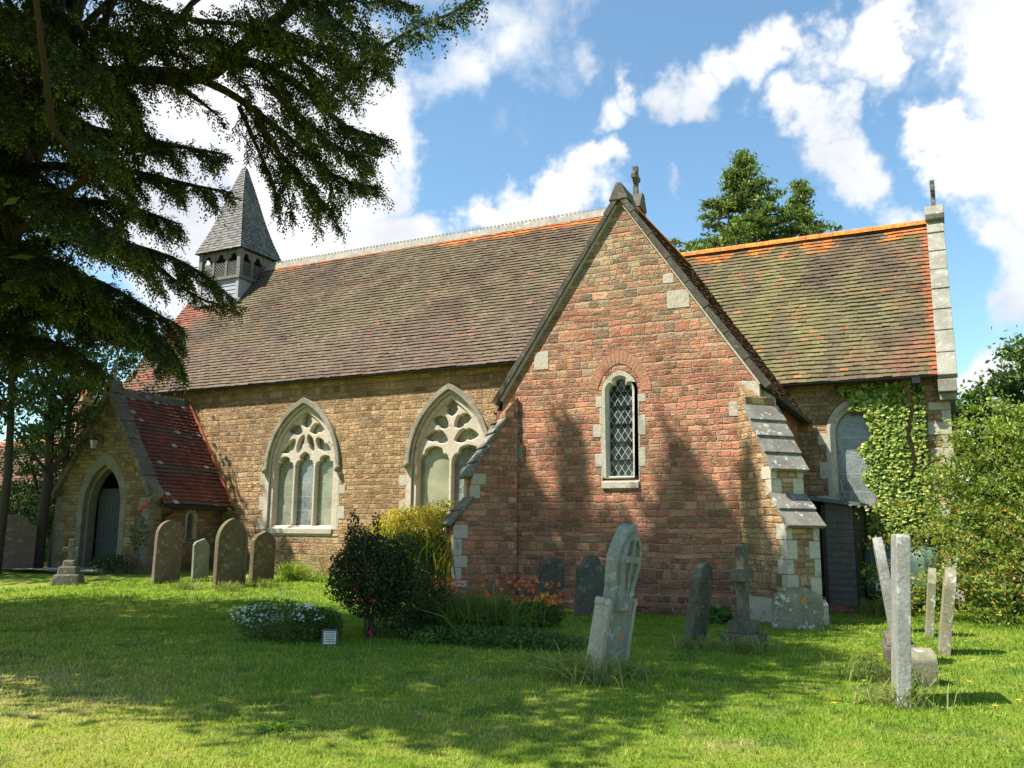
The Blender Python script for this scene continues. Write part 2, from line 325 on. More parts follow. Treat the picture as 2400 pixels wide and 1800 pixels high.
# ---------------------------------------------------------------- object helpers
col = scn.collection
def tag(o, label=None, cat=None, group=None, kind=None):
    if label: o['label'] = label
    if cat: o['category'] = cat
    if group: o['group'] = group
    if kind: o['kind'] = kind
    return o
def empty(name, loc=(0, 0, 0), rz=0, label=None, cat=None, group=None):
    o = bpy.data.objects.new(name, None); col.objects.link(o); o.location = loc; o.rotation_euler = (0, 0, rz)
    o.empty_display_size = .2; return tag(o, label, cat, group)
class MB:
    def __init__(s): s.v = []; s.f = []; s.c = []
    def add(s, vs, fs, c=None):
        k = len(s.v); s.v += [tuple(map(float, q)) for q in vs]; s.f += [tuple(i + k for i in f) for f in fs]; s.c += [c] * len(fs); return s
    def box(s, a, b, c=None):
        x0, y0, z0 = a; x1, y1, z1 = b
        return s.hexa([(x0, y0, z0), (x1, y0, z0), (x1, y1, z0), (x0, y1, z0), (x0, y0, z1), (x1, y0, z1), (x1, y1, z1), (x0, y1, z1)], c)
    def hexa(s, p, c=None): return s.add(p, [(0, 3, 2, 1), (4, 5, 6, 7), (0, 1, 5, 4), (1, 2, 6, 5), (2, 3, 7, 6), (3, 0, 4, 7)], c)
    def obox(s, o, ax, ay, az, c=None):
        o, ax, ay, az = (Vector(q) for q in (o, ax, ay, az))
        return s.hexa([o, o + ax, o + ax + ay, o + ay, o + az, o + ax + az, o + ax + ay + az, o + ay + az], c)
    def bar(s, p, q, w, h, up=(0, 0, 1), c=None):
        p, q, up = Vector(p), Vector(q), Vector(up); d = q - p; a = d.cross(up).normalized(); n = a.cross(d).normalized()
        return s.obox(p - a * w / 2 - n * h / 2, d, a * w, n * h, c)
    def tube(s, pts, rad, n=8, cap=True, c=None):
        pts = [Vector(p) for p in pts]; rad = rad if hasattr(rad, '__len__') else [rad] * len(pts); V = []; F = []
        ref = Vector((.31, .17, .93))
        for i, p in enumerate(pts):
            d = (pts[min(i + 1, len(pts) - 1)] - pts[max(i - 1, 0)]).normalized(); a = d.cross(ref)
            a = a.normalized() if a.length > 1e-4 else Vector((1, 0, 0)); b_ = d.cross(a)
            for k in range(n): V.append(p + (a * math.cos(6.2832 * k / n) + b_ * math.sin(6.2832 * k / n)) * rad[i])
        for i in range(len(pts) - 1):
            for k in range(n): F.append((i * n + k, i * n + (k + 1) % n, (i + 1) * n + (k + 1) % n, (i + 1) * n + k))
        if cap: F += [tuple(range(n - 1, -1, -1)), tuple(range((len(pts) - 1) * n, len(pts) * n))]
        return s.add(V, F, c)
    def prism(s, rings, fn, w0, w1, chamfer=0., back=False, c=None):
        """rings[0] outer, others holes; fn(u,v,w)->xyz; front at w0"""
        def fillr(rs, w, flip):
            pts = [Vector((p[0], p[1], 0)) for r in rs for p in r]
            tri = tessellate_polygon([[Vector((p[0], p[1], 0)) for p in r] for r in rs])
            s.add([fn(p[0], p[1], w) for p in pts], [tuple(tr) for tr in tri], c)
        def off(r, d):
            n = len(r); out = []; A = sum(r[i][0] * r[(i + 1) % n][1] - r[(i + 1) % n][0] * r[i][1] for i in range(n)); sg = 1 if A > 0 else -1
            for i in range(n):
                p, q, e = r[i - 1], r[i], r[(i + 1) % n]
                t1 = Vector((q[0] - p[0], q[1] - p[1])); t2 = Vector((e[0] - q[0], e[1] - q[1]))
                if t1.length < 1e-6 or t2.length < 1e-6: out.append(q); continue
                nn = Vector((t1.normalized().y + t2.normalized().y, -t1.normalized().x - t2.normalized().x)) * sg
                nn = nn.normalized() if nn.length > 1e-5 else Vector((0, 0)); out.append((q[0] + nn.x * d, q[1] + nn.y * d))
            return out
        if chamfer:
            fr = [rings[0]] + [off(r, chamfer) for r in rings[1:]]
            fillr(fr, w0, 0)
            for r, q in zip(rings[1:], fr[1:]):
                n = len(r); s.add([fn(p[0], p[1], w0) for p in q] + [fn(p[0], p[1], w0 + chamfer * .9) for p in r] + [fn(p[0], p[1], w1) for p in r],
                    [(i, (i + 1) % n, n + (i + 1) % n, n + i) for i in range(n)] + [(n + i, n + (i + 1) % n, 2 * n + (i + 1) % n, 2 * n + i) for i in range(n)], c)
            sides = rings[:1]
        else: fillr(rings, w0, 0); sides = rings
        for r in sides:
            n = len(r); s.add([fn(p[0], p[1], w0) for p in r] + [fn(p[0], p[1], w1) for p in r], [(i, (i + 1) % n, n + (i + 1) % n, n + i) for i in range(n)], c)
        if back: fillr(rings, w1, 1)
        return s
    def build(s, name, mat, parent=None, smooth=False, origin=None, bevel=0., recalc=True):
        me = bpy.data.meshes.new(name); vs = s.v
        if origin is not None: vs = [(a - origin[0], b - origin[1], c - origin[2]) for a, b, c in vs]
        me.from_pydata(vs, [], s.f); me.materials.append(M[mat] if isinstance(mat, str) else mat)
        if any(c is not None for c in s.c):
            ca = me.color_attributes.new('Col', 'FLOAT_COLOR', 'CORNER'); arr = []
            for p, c in zip(me.polygons, s.c): arr += list((tuple(c) + (1,)) if c is not None else (.5, .5, .5, 1)) * p.loop_total
            ca.data.foreach_set('color', arr)
        if recalc:
            import bmesh
            bm = bmesh.new(); bm.from_mesh(me); bmesh.ops.remove_doubles(bm, verts=bm.verts, dist=1e-5) if not any(c is not None for c in s.c) else None
            bmesh.ops.recalc_face_normals(bm, faces=bm.faces); bm.to_mesh(me); bm.free()
        if smooth:
            for p in me.polygons: p.use_smooth = True
        me.update(); o = bpy.data.objects.new(name, me); col.objects.link(o)
        if parent is not None: o.parent = parent
        if origin is not None: o.location = origin
        if bevel:
            b_ = o.modifiers.new('bevel', 'BEVEL'); b_.width = bevel; b_.segments = 2; b_.limit_method = 'ANGLE'; b_.angle_limit = R_(40)
        return o
def np_mesh(name, V, nper, mat, cols, parent=None, smooth=False, origin=None):
    """V (n,k,3) polygons of k corners; cols (n,3)"""
    V = np.asarray(V, np.float32)
    if origin is not None: V = V - np.array(origin, np.float32)
    n, k, _ = V.shape; me = bpy.data.meshes.new(name)
    me.vertices.add(n * k); me.vertices.foreach_set('co', V.ravel()); me.loops.add(n * k)
    me.loops.foreach_set('vertex_index', np.arange(n * k, dtype=np.int32)); me.polygons.add(n)
    me.polygons.foreach_set('loop_start', np.arange(0, n * k, k, dtype=np.int32))
    try: me.polygons.foreach_set('loop_total', np.full(n, k, np.int32))
    except Exception: pass
    ca = me.color_attributes.new('Col', 'FLOAT_COLOR', 'CORNER')
    C4 = np.ones((n, k, 4), np.float32); C4[:, :, :3] = np.asarray(cols)[:, None, :]; ca.data.foreach_set('color', C4.ravel())
    me.update(calc_edges=True); me.validate(); me.materials.append(M[mat])
    o = bpy.data.objects.new(name, me); col.objects.link(o)
    if parent is not None: o.parent = parent
    if origin is not None: o.location = origin
    return o
def unit(a): return a / np.maximum(np.linalg.norm(a, axis=-1, keepdims=True), 1e-9)
def leaf_quads(C, L, W, up=.3, droop=0.):
    n = len(C); d = unit(rng.normal(size=(n, 3)) + np.array([0, 0, -droop])); nn = unit(rng.normal(size=(n, 3)) + np.array([0, 0, up * 3]))
    s = unit(np.cross(d, nn)); L = np.broadcast_to(L, (n,))[:, None] * rng.uniform(.7, 1.3, (n, 1)); W = np.broadcast_to(W, (n,))[:, None] * rng.uniform(.7, 1.3, (n, 1))
    return np.stack([C - d * L / 2, C + s * W / 2 - d * L * .1, C + d * L / 2, C - s * W / 2 - d * L * .1], 1)
def palette(n, cols, var=.2):
    cols = np.array(cols); c = cols[rng.integers(0, len(cols), n)]; return np.clip(c * rng.uniform(1 - var, 1 + var, (n, 1)), 0, 1)
# ---------------------------------------------------------------- ground
g = MB(); xs = [-420, -200, -110] + [x for x in range(-60, 31, 2)] + [60, 110, 200, 420]; ys = [-420, -200, -60, -20] + [y for y in range(-10, 46, 2)] + [60, 110, 200, 420]
gv = [(x, y, float(hgt(x, y))) for y in ys for x in xs]; nx = len(xs)
g.add(gv, [(j * nx + i, j * nx + i + 1, (j + 1) * nx + i + 1, (j + 1) * nx + i) for j in range(len(ys) - 1) for i in range(nx - 1)])
tag(g.build('ground', 'lawn', smooth=True), kind='structure')
# ---------------------------------------------------------------- church
church = empty('church', (-12, 18, 0), 0, 'old sandstone parish church with steep tiled roofs, gabled vestry, porch and shingled bellcote', 'church')
def cb(mb, name, mat, parent=church, **k):
    org = tuple(church.location) if parent is church else None
    o = mb.build(name, mat, None, **k)
    o.parent = parent
    if parent is church: o.matrix_parent_inverse = Matrix.Translation(-Vector(church.location))
    return o
def FY(Y): return lambda u, v, w: (u, Y + w, v)
def FX(X): return lambda u, v, w: (X - w, u, v)
def arch(cx, half, z0, zs, za, n=12, cusp=0., cw=.09, cpos=(.42,), ogee=0.):
    rise = za - zs; R = (rise * rise + half * half) / (2 * half); a1 = math.atan2(rise, R - half)
    L = []
    m_ = n if not cusp else n * 3
    for i in range(m_ + 1):
        s = i / m_; a = a1 * s; x = -half + R - R * math.cos(a); z = R * math.sin(a)
        k = sum(cusp * math.exp(-((s - c) / cw) ** 2) for c in cpos) if cusp else 0
        nx_, nz_ = math.cos(a), -math.sin(a)
        x += nx_ * k; z += nz_ * k
        x = min(x, -.004 if i < m_ else 0)
        L.append((x, zs + z))
    P = [(cx - half, z0)] + [(cx + x, z) for x, z in L] + [(cx - x, z) for x, z in reversed(L[:-1])] + [(cx + half, z0)]
    return P
def archband(fn, cx, h0, a0, h1, a1, zs, zlow, w0, w1, n=16):
    """solid band between two arches, from zlow up (zlow=zs for a hood)"""
    mb = MB(); O = arch(cx, h1, zlow, zs, a1, n); I = arch(cx, h0, zlow, zs, a0, n); k = len(O)
    V = [fn(u, v, w0) for u, v in O] + [fn(u, v, w0) for u, v in I] + [fn(u, v, w1) for u, v in O] + [fn(u, v, w1) for u, v in I]
    F = []
    for i in range(k - 1): F += [(i, i + 1, k + i + 1, k + i), (i, i + 1, 2 * k + i + 1, 2 * k + i), (k + i, k + i + 1, 3 * k + i + 1, 3 * k + i)]
    F += [(0, k, 3 * k, 2 * k), (k - 1, 2 * k - 1, 4 * k - 1, 3 * k - 1)]
    return mb.add(V, F)
def petal(bx, bz, tx, tz, w, bend=0., cusp=.35, n=14):
    d = Vector((tx - bx, tz - bz)); L = d.length; d.normalize(); nn = Vector((-d.y, d.x)); up = []; dn = []
    for i in range(1, n):
        t_ = i / n; ww = w / 2 * math.sin(math.pi * t_ ** .9) ** .75
        k = 1 - cusp * math.exp(-((t_ - .52) / .07) ** 2); c = Vector((bx, bz)) + d * L * t_ + nn * bend * math.sin(math.pi * t_)
        up.append(tuple(c + nn * ww * k)); dn.append(tuple(c - nn * ww * k))
    return [(bx, bz)] + dn + [(tx, tz)] + up[::-1]
from mathutils import noise as mn
def nz(x, y, z=0, s=1.): return mn.noise(Vector((x * s, y * s, z * s)))
# roof tiles
PB = [tuple(q * .80 for q in c) for c in [(.155, .110, .070), (.17, .125, .078), (.135, .10, .066), (.18, .14, .085), (.15, .12, .075), (.165, .145, .085), (.18, .115, .072)]]
PO = [(.20, .18, .085), (.22, .19, .09), (.17, .15, .075), (.19, .15, .08), (.16, .115, .07)]
PR = [(.24, .075, .04), (.20, .07, .04), (.15, .055, .035), (.26, .11, .05)]
PL = [(.54, .17, .024), (.48, .14, .022), (.38, .11, .03)]
def lerp3(a, b, f): return tuple(x + (y - x) * f for x, y in zip(a, b))
def tilecol(kind):
    def f(x, t_, vl):          # x along, t_ metres below the ridge
        a = nz(x, t_, 3.3, .45); b = nz(x, t_, 9.1, 1.3); c = nz(x, t_, 5.5, 3.5); st = nz(x * 2.2, t_ * .35, 1.1, 1.); r = random.random(); jit = random.uniform(.86, 1.14) * (1 + .22 * c)
        brown = lerp3((.095, .064, .042), (.135, .098, .060), .5 + .9 * b)
        if kind == 'nave':
            k = min(max(.28 + a * .9 + b * .4, 0), .55); base = lerp3(brown, (.150, .122, .064), k)
            if t_ > vl * .70: base = lerp3(base, (.145, .10, .075), .5)
            lich = max(0, min(1, (.48 + .16 * b + (.14 if x > -16 else 0) - t_) / .14))
            base = lerp3(base, random.choice(PL), lich * (.9 if r > .1 else .3))
            if x < -24.3: base = lerp3(base, (.26, .085, .05), max(0, min(.8, .35 + a * 1.4 + b)))
            if r > .985: base = lerp3(base, (.26, .10, .05), .6)
        elif kind == 'chancel':
            k = min(max(.62 + a * .9 + b * .5, .05), .95); base = lerp3(brown, (.155, .135, .055), k)
            base = lerp3(base, (.085, .062, .048), max(0, min(.5, st * .9)))
            lich = max(0, min(1, (.62 + .85 * b + .3 * st - t_) / .30)); base = lerp3(base, random.choice(PL), lich * (.9 if r > .2 else .2))
            red = max(0, b * .9 - .30 + (.25 if t_ > vl * .82 else 0) + (.35 if x > -1.0 else 0)); base = lerp3(base, (.24, .08, .05), min(.75, red))
            if r > .975: base = lerp3(base, (.30, .12, .05), .6)
            if x > -.20: base = lerp3(base, (.30, .10, .04), .8)
        elif kind == 'porch':
            base = lerp3((.20, .062, .038), (.13, .05, .035), .5 + b); bnd = (t_ / vl * 3.0) % 1.0
            if bnd < .20: base = lerp3(base, (.10, .075, .05), .85)
            if r > .97: base = (.34, .32, .28)
        else: base = lerp3(brown, (.17, .06, .04), .4)
        return tuple(min(1, max(.01, q * jit)) for q in base)
    return f
def tiles(name, O, U, V, ulen, vlen, gauge, tw, colf, mat='roof_tiles', lift=.038, parent=church, clip=None, bands=None):
    """O = eave corner, U along, V up the slope"""
    O, U, V = Vector(O), Vector(U).normalized(), Vector(V).normalized(); Nn = U.cross(V).normalized()
    if Nn.z < 0: Nn = -Nn
    mb = MB(); rows = int(round(vlen / gauge)); gauge = vlen / rows; colsn = int(round(ulen / tw)); tw = ulen / colsn
    mb.add([O, O + U * ulen, O + U * ulen + V * vlen, O + V * vlen], [(0, 1, 2, 3)], (.03, .025, .02))
    for j in range(rows):
        sag = 0
        for i in range(-1 if j % 2 else 0, colsn):
            u0 = i * tw + (tw / 2 if j % 2 else 0); u1 = min(u0 + tw, ulen); u0 = max(u0, 0)
            if u1 - u0 < .02: continue
            um, vm = (u0 + u1) / 2, j * gauge
            if clip and not clip(um, vm): continue
            wv = .022 * nz(um, vm, 1.7, .8)
            v0 = vm + random.uniform(-.010, .010); lf = lift + random.uniform(-.009, .009) + wv; t2 = random.uniform(-.006, .006)
            v1 = (j + 1) * gauge + .02
            c = colf(um + O.x if abs(U.x) > .5 else um, vlen - vm, vlen)
            a = O + U * u0 + V * v0 + Nn * (lf + t2); b_ = O + U * u1 + V * v0 + Nn * (lf - t2); cc = O + U * u1 + V * v1 + Nn * (wv + .002); d_ = O + U * u0 + V * v1 + Nn * (wv + .002)
            a2 = O + U * u0 + V * (v0 + .008) + Nn * (wv - .02); b2 = O + U * u1 + V * (v0 + .008) + Nn * (wv - .02)
            mb.add([a, b_, cc, d_, a2, b2], [(0, 1, 2, 3), (4, 5, 1, 0), (1, 5, 2), (0, 3, 4)], c)
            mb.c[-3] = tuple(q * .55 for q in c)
    return cb(mb, name, mat, parent, recalc=False)
NY, GY, CY, RY = 21.88, 18.0, 23.13, 25.95
NEZ, NRZ, CRZ, CEZ = 6.34, 12.15, 10.31, 5.48
# --- nave walls with window openings
W1, W2 = -18.40, -12.98
def opening(cx, half, z0, zs, za): return arch(cx, half, z0, zs, za, 14)
nw = MB()
nw.prism([[(-27.0, -.2), (-9.0, -.2), (-9.0, 6.5), (-27.0, 6.5)], opening(W1, 1.36, 1.56, 3.62, 5.78)[::-1], opening(W2, 1.30, 1.56, 3.66, 5.88)[::-1]], FY(NY), 0, .55)
nw.box((-27.0, NY + .58, -.2), (-26.4, 30.0, 6.3))
nw.add([(-27.0, NY, 6.3), (-27.0, 30.02, 6.3), (-27.0, RY, 11.9), (-26.4, NY, 6.3), (-26.4, 30.02, 6.3), (-26.4, RY, 11.9)], [(0, 1, 2), (3, 5, 4), (0, 3, 4, 1), (1, 4, 5, 2), (2, 5, 3, 0)])
nw.box((-27.0, 30.02, -.2), (-9.0, 30.6, 6.4))
cb(nw, 'nave_wall', 'tan_sandstone')
gl = MB(); gl.add([(-9.0, 21.9, -.2), (-9.0, 30.0, -.2), (-9.0, 30.0, 6.4), (-9.0, RY, 12.0), (-9.0, 21.9, 6.6), (-8.5, 21.9, -.2), (-8.5, 30.0, -.2), (-8.5, 30.0, 6.4), (-8.5, RY, 12.0), (-8.5, 21.9, 6.6)],
    [(0, 1, 2, 3, 4), (5, 9, 8, 7, 6), (0, 4, 9, 5), (4, 3, 8, 9), (3, 2, 7, 8), (2, 1, 6, 7)]); cb(gl, 'nave_east_gable', 'tan_sandstone')
sl_n = Vector((0, RY - 21.64, NRZ - 6.42))
tiles('nave_roof', (-27.25, 21.64, 6.42), (1, 0, 0), sl_n, 18.6, sl_n.length, .152, .20, tilecol('nave'))
nb = MB(); nb.add([(-27.25, RY, NRZ), (-8.65, RY, NRZ), (-8.65, 30.4, 6.3), (-27.25, 30.4, 6.3), (-27.25, RY, NRZ - .1), (-8.65, RY, NRZ - .1), (-8.65, 30.3, 6.2), (-27.25, 30.3, 6.2)], [(0, 1, 2, 3), (4, 7, 6, 5), (0, 3, 7, 4), (2, 6, 7, 3)], (.1, .08, .05)); cb(nb, 'nave_north_roof', 'roof_tiles')
sf = MB(); sf.hexa([(-27.25, 21.70, 6.38), (-9.2, 21.70, 6.38), (-9.2, NY + .1, 6.42), (-27.25, NY + .1, 6.42), (-27.25, 21.70, 6.44), (-9.2, 21.70, 6.44), (-9.2, NY + .1, 6.7), (-27.25, NY + .1, 6.7)])
sf.add([(-27.2, 21.7, 6.45), (-27.2, RY, 12.02), (-27.2, RY, 11.8), (-27.2, 21.7, 6.22), (-27.14, 21.7, 6.45), (-27.14, RY, 12.02), (-27.14, RY, 11.8), (-27.14, 21.7, 6.22)], [(0, 1, 2, 3), (4, 7, 6, 5), (0, 3, 7, 4), (3, 2, 6, 7)])
cb(sf, 'soffit', 'dark_timber')
def gutter(name, p, q, r=.065, parent=church, mat='black_iron'):
    p, q = Vector(p), Vector(q); d = q - p; side = d.cross(Vector((0, 0, 1))).normalized(); mb = MB(); V = []; n = 7
    for e in (p, q):
        for k in range(n): a = math.pi * k / (n - 1); V.append(e + side * math.cos(a) * r - Vector((0, 0, 1)) * math.sin(a) * r)
        for k in range(n): a = math.pi * k / (n - 1); V.append(e + side * math.cos(a) * (r - .012) - Vector((0, 0, 1)) * math.sin(a) * (r - .012))
    F = [(k, k + 1, 2 * n + k + 1, 2 * n + k) for k in range(n - 1)] + [(n + k, 3 * n + k, 3 * n + k + 1, n + k + 1) for k in range(n - 1)]
    F += [(0, n, 3 * n, 2 * n), (n - 1, 3 * n - 1, 4 * n - 1, 2 * n - 1)[:4]]
    F += [tuple(range(n)) + tuple(range(2 * n - 1, n - 1, -1)), tuple(range(2 * n, 3 * n)) + tuple(range(4 * n - 1, 3 * n - 1, -1))]
    return cb(mb.add(V, F), name, mat, parent)
gutter('nave_gutter', (-27.2, 21.64, 6.40), (-9.6, 21.64, 6.40), .055)
# crest on the nave ridge: pale crenellated tiles
cr = MB(); x = -24.15
while x < -8.75:
    x1 = min(x + .30, -8.72)
    cr.add([(x, RY - .16, NRZ - .16), (x1, RY - .16, NRZ - .16), (x1, RY - .03, NRZ + .12), (x, RY - .03, NRZ + .12), (x, RY + .16, NRZ - .16), (x1, RY + .16, NRZ - .16), (x1, RY + .03, NRZ + .12), (x, RY + .03, NRZ + .12)],
        [(0, 1, 2, 3), (4, 7, 6, 5), (3, 2, 6, 7), (0, 3, 7, 4), (1, 5, 6, 2)])
    for q in (0, .15): cr.add([(x + q + .02, RY - .025, NRZ + .11), (x + q + .12, RY - .025, NRZ + .11), (x + q + .10, RY - .02, NRZ + .2), (x + q + .04, RY - .02, NRZ + .2), (x + q + .02, RY + .025, NRZ + .11), (x + q + .12, RY + .025, NRZ + .11), (x + q + .10, RY + .02, NRZ + .2), (x + q + .04, RY + .02, NRZ + .2)], [(0, 1, 2, 3), (4, 7, 6, 5), (0, 3, 7, 4), (1, 5, 6, 2), (3, 2, 6, 7)])
    x += .305
cb(cr, 'ridge_crest', 'ridge_crest')
# coping on the nave east gable + stone cross
def coping(name, pts, wid, th, axis, mat, parent=church, joints=7, lab=None):
    """sloping coping stones: pts foot->apex (centre line of top), wid along axis ('x' or 'y')"""
    mb = MB(); p, q = Vector(pts[0]), Vector(pts[1]); A = Vector((1, 0, 0)) if axis == 'x' else Vector((0, 1, 0)); d = q - p; Nn = A.cross(d).normalized()
    if Nn.z < 0: Nn = -Nn
    for k in range(joints):
        a = p + d * (k / joints); b_ = p + d * ((k + 1) / joints) - d.normalized() * .012; o1 = random.uniform(-.012, .012); o2 = o1 - .012
        w2 = A * wid / 2
        mb.hexa([a - w2 - Nn * th, a + w2 - Nn * th, b_ + w2 - Nn * th, b_ - w2 - Nn * th, a - w2 + Nn * (o1 + .012), a + w2 + Nn * (o1 + .012), b_ + w2 + Nn * o2, b_ - w2 + Nn * o2])
    return cb(mb, name, mat, parent, bevel=.012)
def cross(name, c, h, mat, parent=church, facing='y', wheel=False, th=.09):
    mb = MB(); cx, cy, cz = c
    def F(u, v, w_): return (cx + u, cy + w_, cz + v) if facing == 'y' else (cx + w_, cy + u, cz + v)
    a = h * .5; s = h * .055
    mb.prism([[(-s * 1.5, 0), (s * 1.5, 0), (s, h * .18), (s, h * .56), (h * .26, h * .54), (h * .26, h * .70), (s, h * .68), (s * 1.5, h), (-s * 1.5, h), (-s, h * .68), (-h * .26, h * .70), (-h * .26, h * .54), (-s, h * .56), (-s, h * .18)]], F, -th / 2, th / 2, back=True)
    if wheel:
        ring = [(math.cos(t_) * h * .23, h * .62 + math.sin(t_) * h * .23) for t_ in np.linspace(0, 6.283, 25)[:-1]]; inn = [(math.cos(t_) * h * .17, h * .62 + math.sin(t_) * h * .17) for t_ in np.linspace(0, 6.283, 25)[:-1]][::-1]
        mb.prism([ring, inn], F, -th / 3, th / 3, back=True)
    return cb(mb, name, mat, parent, bevel=.012)
coping('gable_coping', [(-8.5, 21.6, 6.62), (-8.5, RY, NRZ + .32)], .42, .16, 'x', 'weathered_coping', joints=9)
coping('gable_coping', [(-8.5, 30.3, 6.62), (-8.5, RY, NRZ + .32)], .42, .16, 'x', 'weathered_coping', joints=9)
sd = MB(); sd.prism([[(RY - .38, NRZ - .10), (RY + .38, NRZ - .10), (RY + .1, NRZ + .45), (RY - .1, NRZ + .45)]], lambda u, v, w_: (-8.5 + w_, u, v), -.25, .25, back=True); cb(sd, 'apex_stone', 'weathered_coping', bevel=.02)
cross('stone_cross', (-8.5, RY, NRZ + .42), 1.0, 'weathered_coping', facing='x', wheel=True, th=.16)
# --- chancel
cw_ = MB()
CWX = -2.0
cw_.prism([[(-8.5, -.2), (.18, -.2), (.18, CEZ + .1), (-8.5, CEZ + .1)], arch(CWX, .62, 2.2, 4.35, 5.02, 12)[::-1]], FY(CY), 0, .5)
cw_.add([(.18, CY, -.2), (.18, 28.77, -.2), (.18, 28.77, 5.5), (.18, RY, 10.2), (.18, CY, 5.6), (-.4, CY + .5, -.2), (-.4, 28.77, -.2), (-.4, 28.77, 5.5), (-.4, RY, 10.2), (-.4, CY + .5, 5.6)],
        [(0, 1, 2, 3, 4), (5, 9, 8, 7, 6), (4, 3, 8, 9), (3, 2, 7, 8), (2, 1, 6, 7)])
cb(cw_, 'chancel_wall', 'tan_sandstone')
sl_c = Vector((0, RY - 22.78, CRZ - 5.46))
tiles('chancel_roof', (-8.45, 22.78, 5.46), (1, 0, 0), sl_c, 8.42, sl_c.length, .150, .20, tilecol('chancel'))
nb = MB(); nb.add([(-8.45, RY, CRZ), (-.03, RY, CRZ), (-.03, 29.1, 5.46), (-8.45, 29.1, 5.46), (-8.45, RY, CRZ - .1), (-.03, RY, CRZ - .1), (-.03, 29.0, 5.36), (-8.45, 29.0, 5.36)], [(0, 1, 2, 3), (4, 7, 6, 5), (0, 3, 7, 4), (2, 6, 7, 3)], (.1, .08, .05)); cb(nb, 'chancel_north_roof', 'roof_tiles')
rt = MB(); x = -8.3
while x < -.05:
    x1 = min(x + .36, -.02); V = []
    for e in (x + .004, x1 - .004):
        for k in range(7): a = math.pi * (.06 + .88 * k / 6); V.append((e, RY - math.cos(a) * .17, CRZ - .11 + math.sin(a) * .22 + random.uniform(-.004, .004)))
    rt.add(V, [(k, k + 1, 8 + k, 7 + k) for k in range(6)] + [tuple(range(7)), tuple(range(13, 6, -1))]); x += .362
cb(rt, 'ridge_tiles', 'orange_ridge_tile', smooth=False)
coping('gable_coping', [(.18, 22.62, 5.42), (.18, RY, CRZ + .20)], .42, .15, 'x', 'grey_coping', joints=8)
coping('gable_coping', [(.18, 29.28, 5.42), (.18, RY, CRZ + .20)], .42, .15, 'x', 'grey_coping', joints=8)
kn = MB(); kn.box((-.04, 22.62, 5.02), (.36, CY + .1, 5.32)); kn.box((-.02, 22.80, 4.85), (.34, CY + .1, 5.02)); cb(kn, 'kneeler', 'grey_coping', bevel=.015)
ap = MB(); ap.prism([[(RY - .30, CRZ + .0), (RY + .30, CRZ + .0), (RY + .34, CRZ + .14), (RY + .12, CRZ + .42), (RY, CRZ + .5), (RY - .12, CRZ + .42), (RY - .34, CRZ + .14)]], lambda u, v, w_: (.18 + w_, u, v), -.24, .24, back=True); cb(ap, 'apex_stone', 'grey_coping', bevel=.02)
cross('stone_cross', (.18, RY, CRZ + .46), .75, 'weathered_coping', facing='x', wheel=True, th=.12)
sf = MB(); sf.hexa([(-8.4, 22.86, 5.42), (-.05, 22.86, 5.42), (-.05, CY + .1, 5.50), (-8.4, CY + .1, 5.50), (-8.4, 22.86, 5.5), (-.05, 22.86, 5.5), (-.05, CY + .1, 5.8), (-8.4, CY + .1, 5.8)]); cb(sf, 'soffit', 'dark_timber')
gutter('chancel_gutter', (-8.3, 22.72, 5.44), (-.05, 22.72, 5.44))
dp = MB(); dp.tube([(-.50, 22.74, 5.40), (-.50, 22.8, 5.22), (-.50, 23.04, 5.02), (-.50, 23.05, 0)], .048, 10); 
for z_ in (4.95, 3.3, 1.6): dp.tube([(-.50, 23.05, z_), (-.50, 23.05, z_ + .1)], .062, 10)
dp.box((-.59, 22.62, 5.26), (-.41, 22.80, 5.40)); cb(dp, 'drainpipe', 'black_iron')
# quoins on a corner: pale long and short stones
def quoins(name, X, Y, z0, z1, dx, dy, mat, parent=church, hmin=.26, hmax=.4, lo=.22, hi=.48, pr=.012):
    mb = MB(); z_ = z0; k = 0
    while z_ < z1 - .1:
        h = min(random.uniform(hmin, hmax), z1 - z_); a, b_ = (lo, hi) if k % 2 else (hi, lo); a *= random.uniform(.85, 1.15); b_ *= random.uniform(.85, 1.15)
        x0, x1 = sorted((X - dx * pr, X + dx * a)); y0, y1 = sorted((Y - dy * pr, Y + dy * b_)); mb.box((x0, y0, z_ + .006), (x1, y1, z_ + h - .006)); z_ += h; k += 1
    return cb(mb, name, mat, parent, bevel=.012)
quoins('chancel_quoins', .18, CY, .1, 4.85, -1, 1, 'pale_dressed_stone')
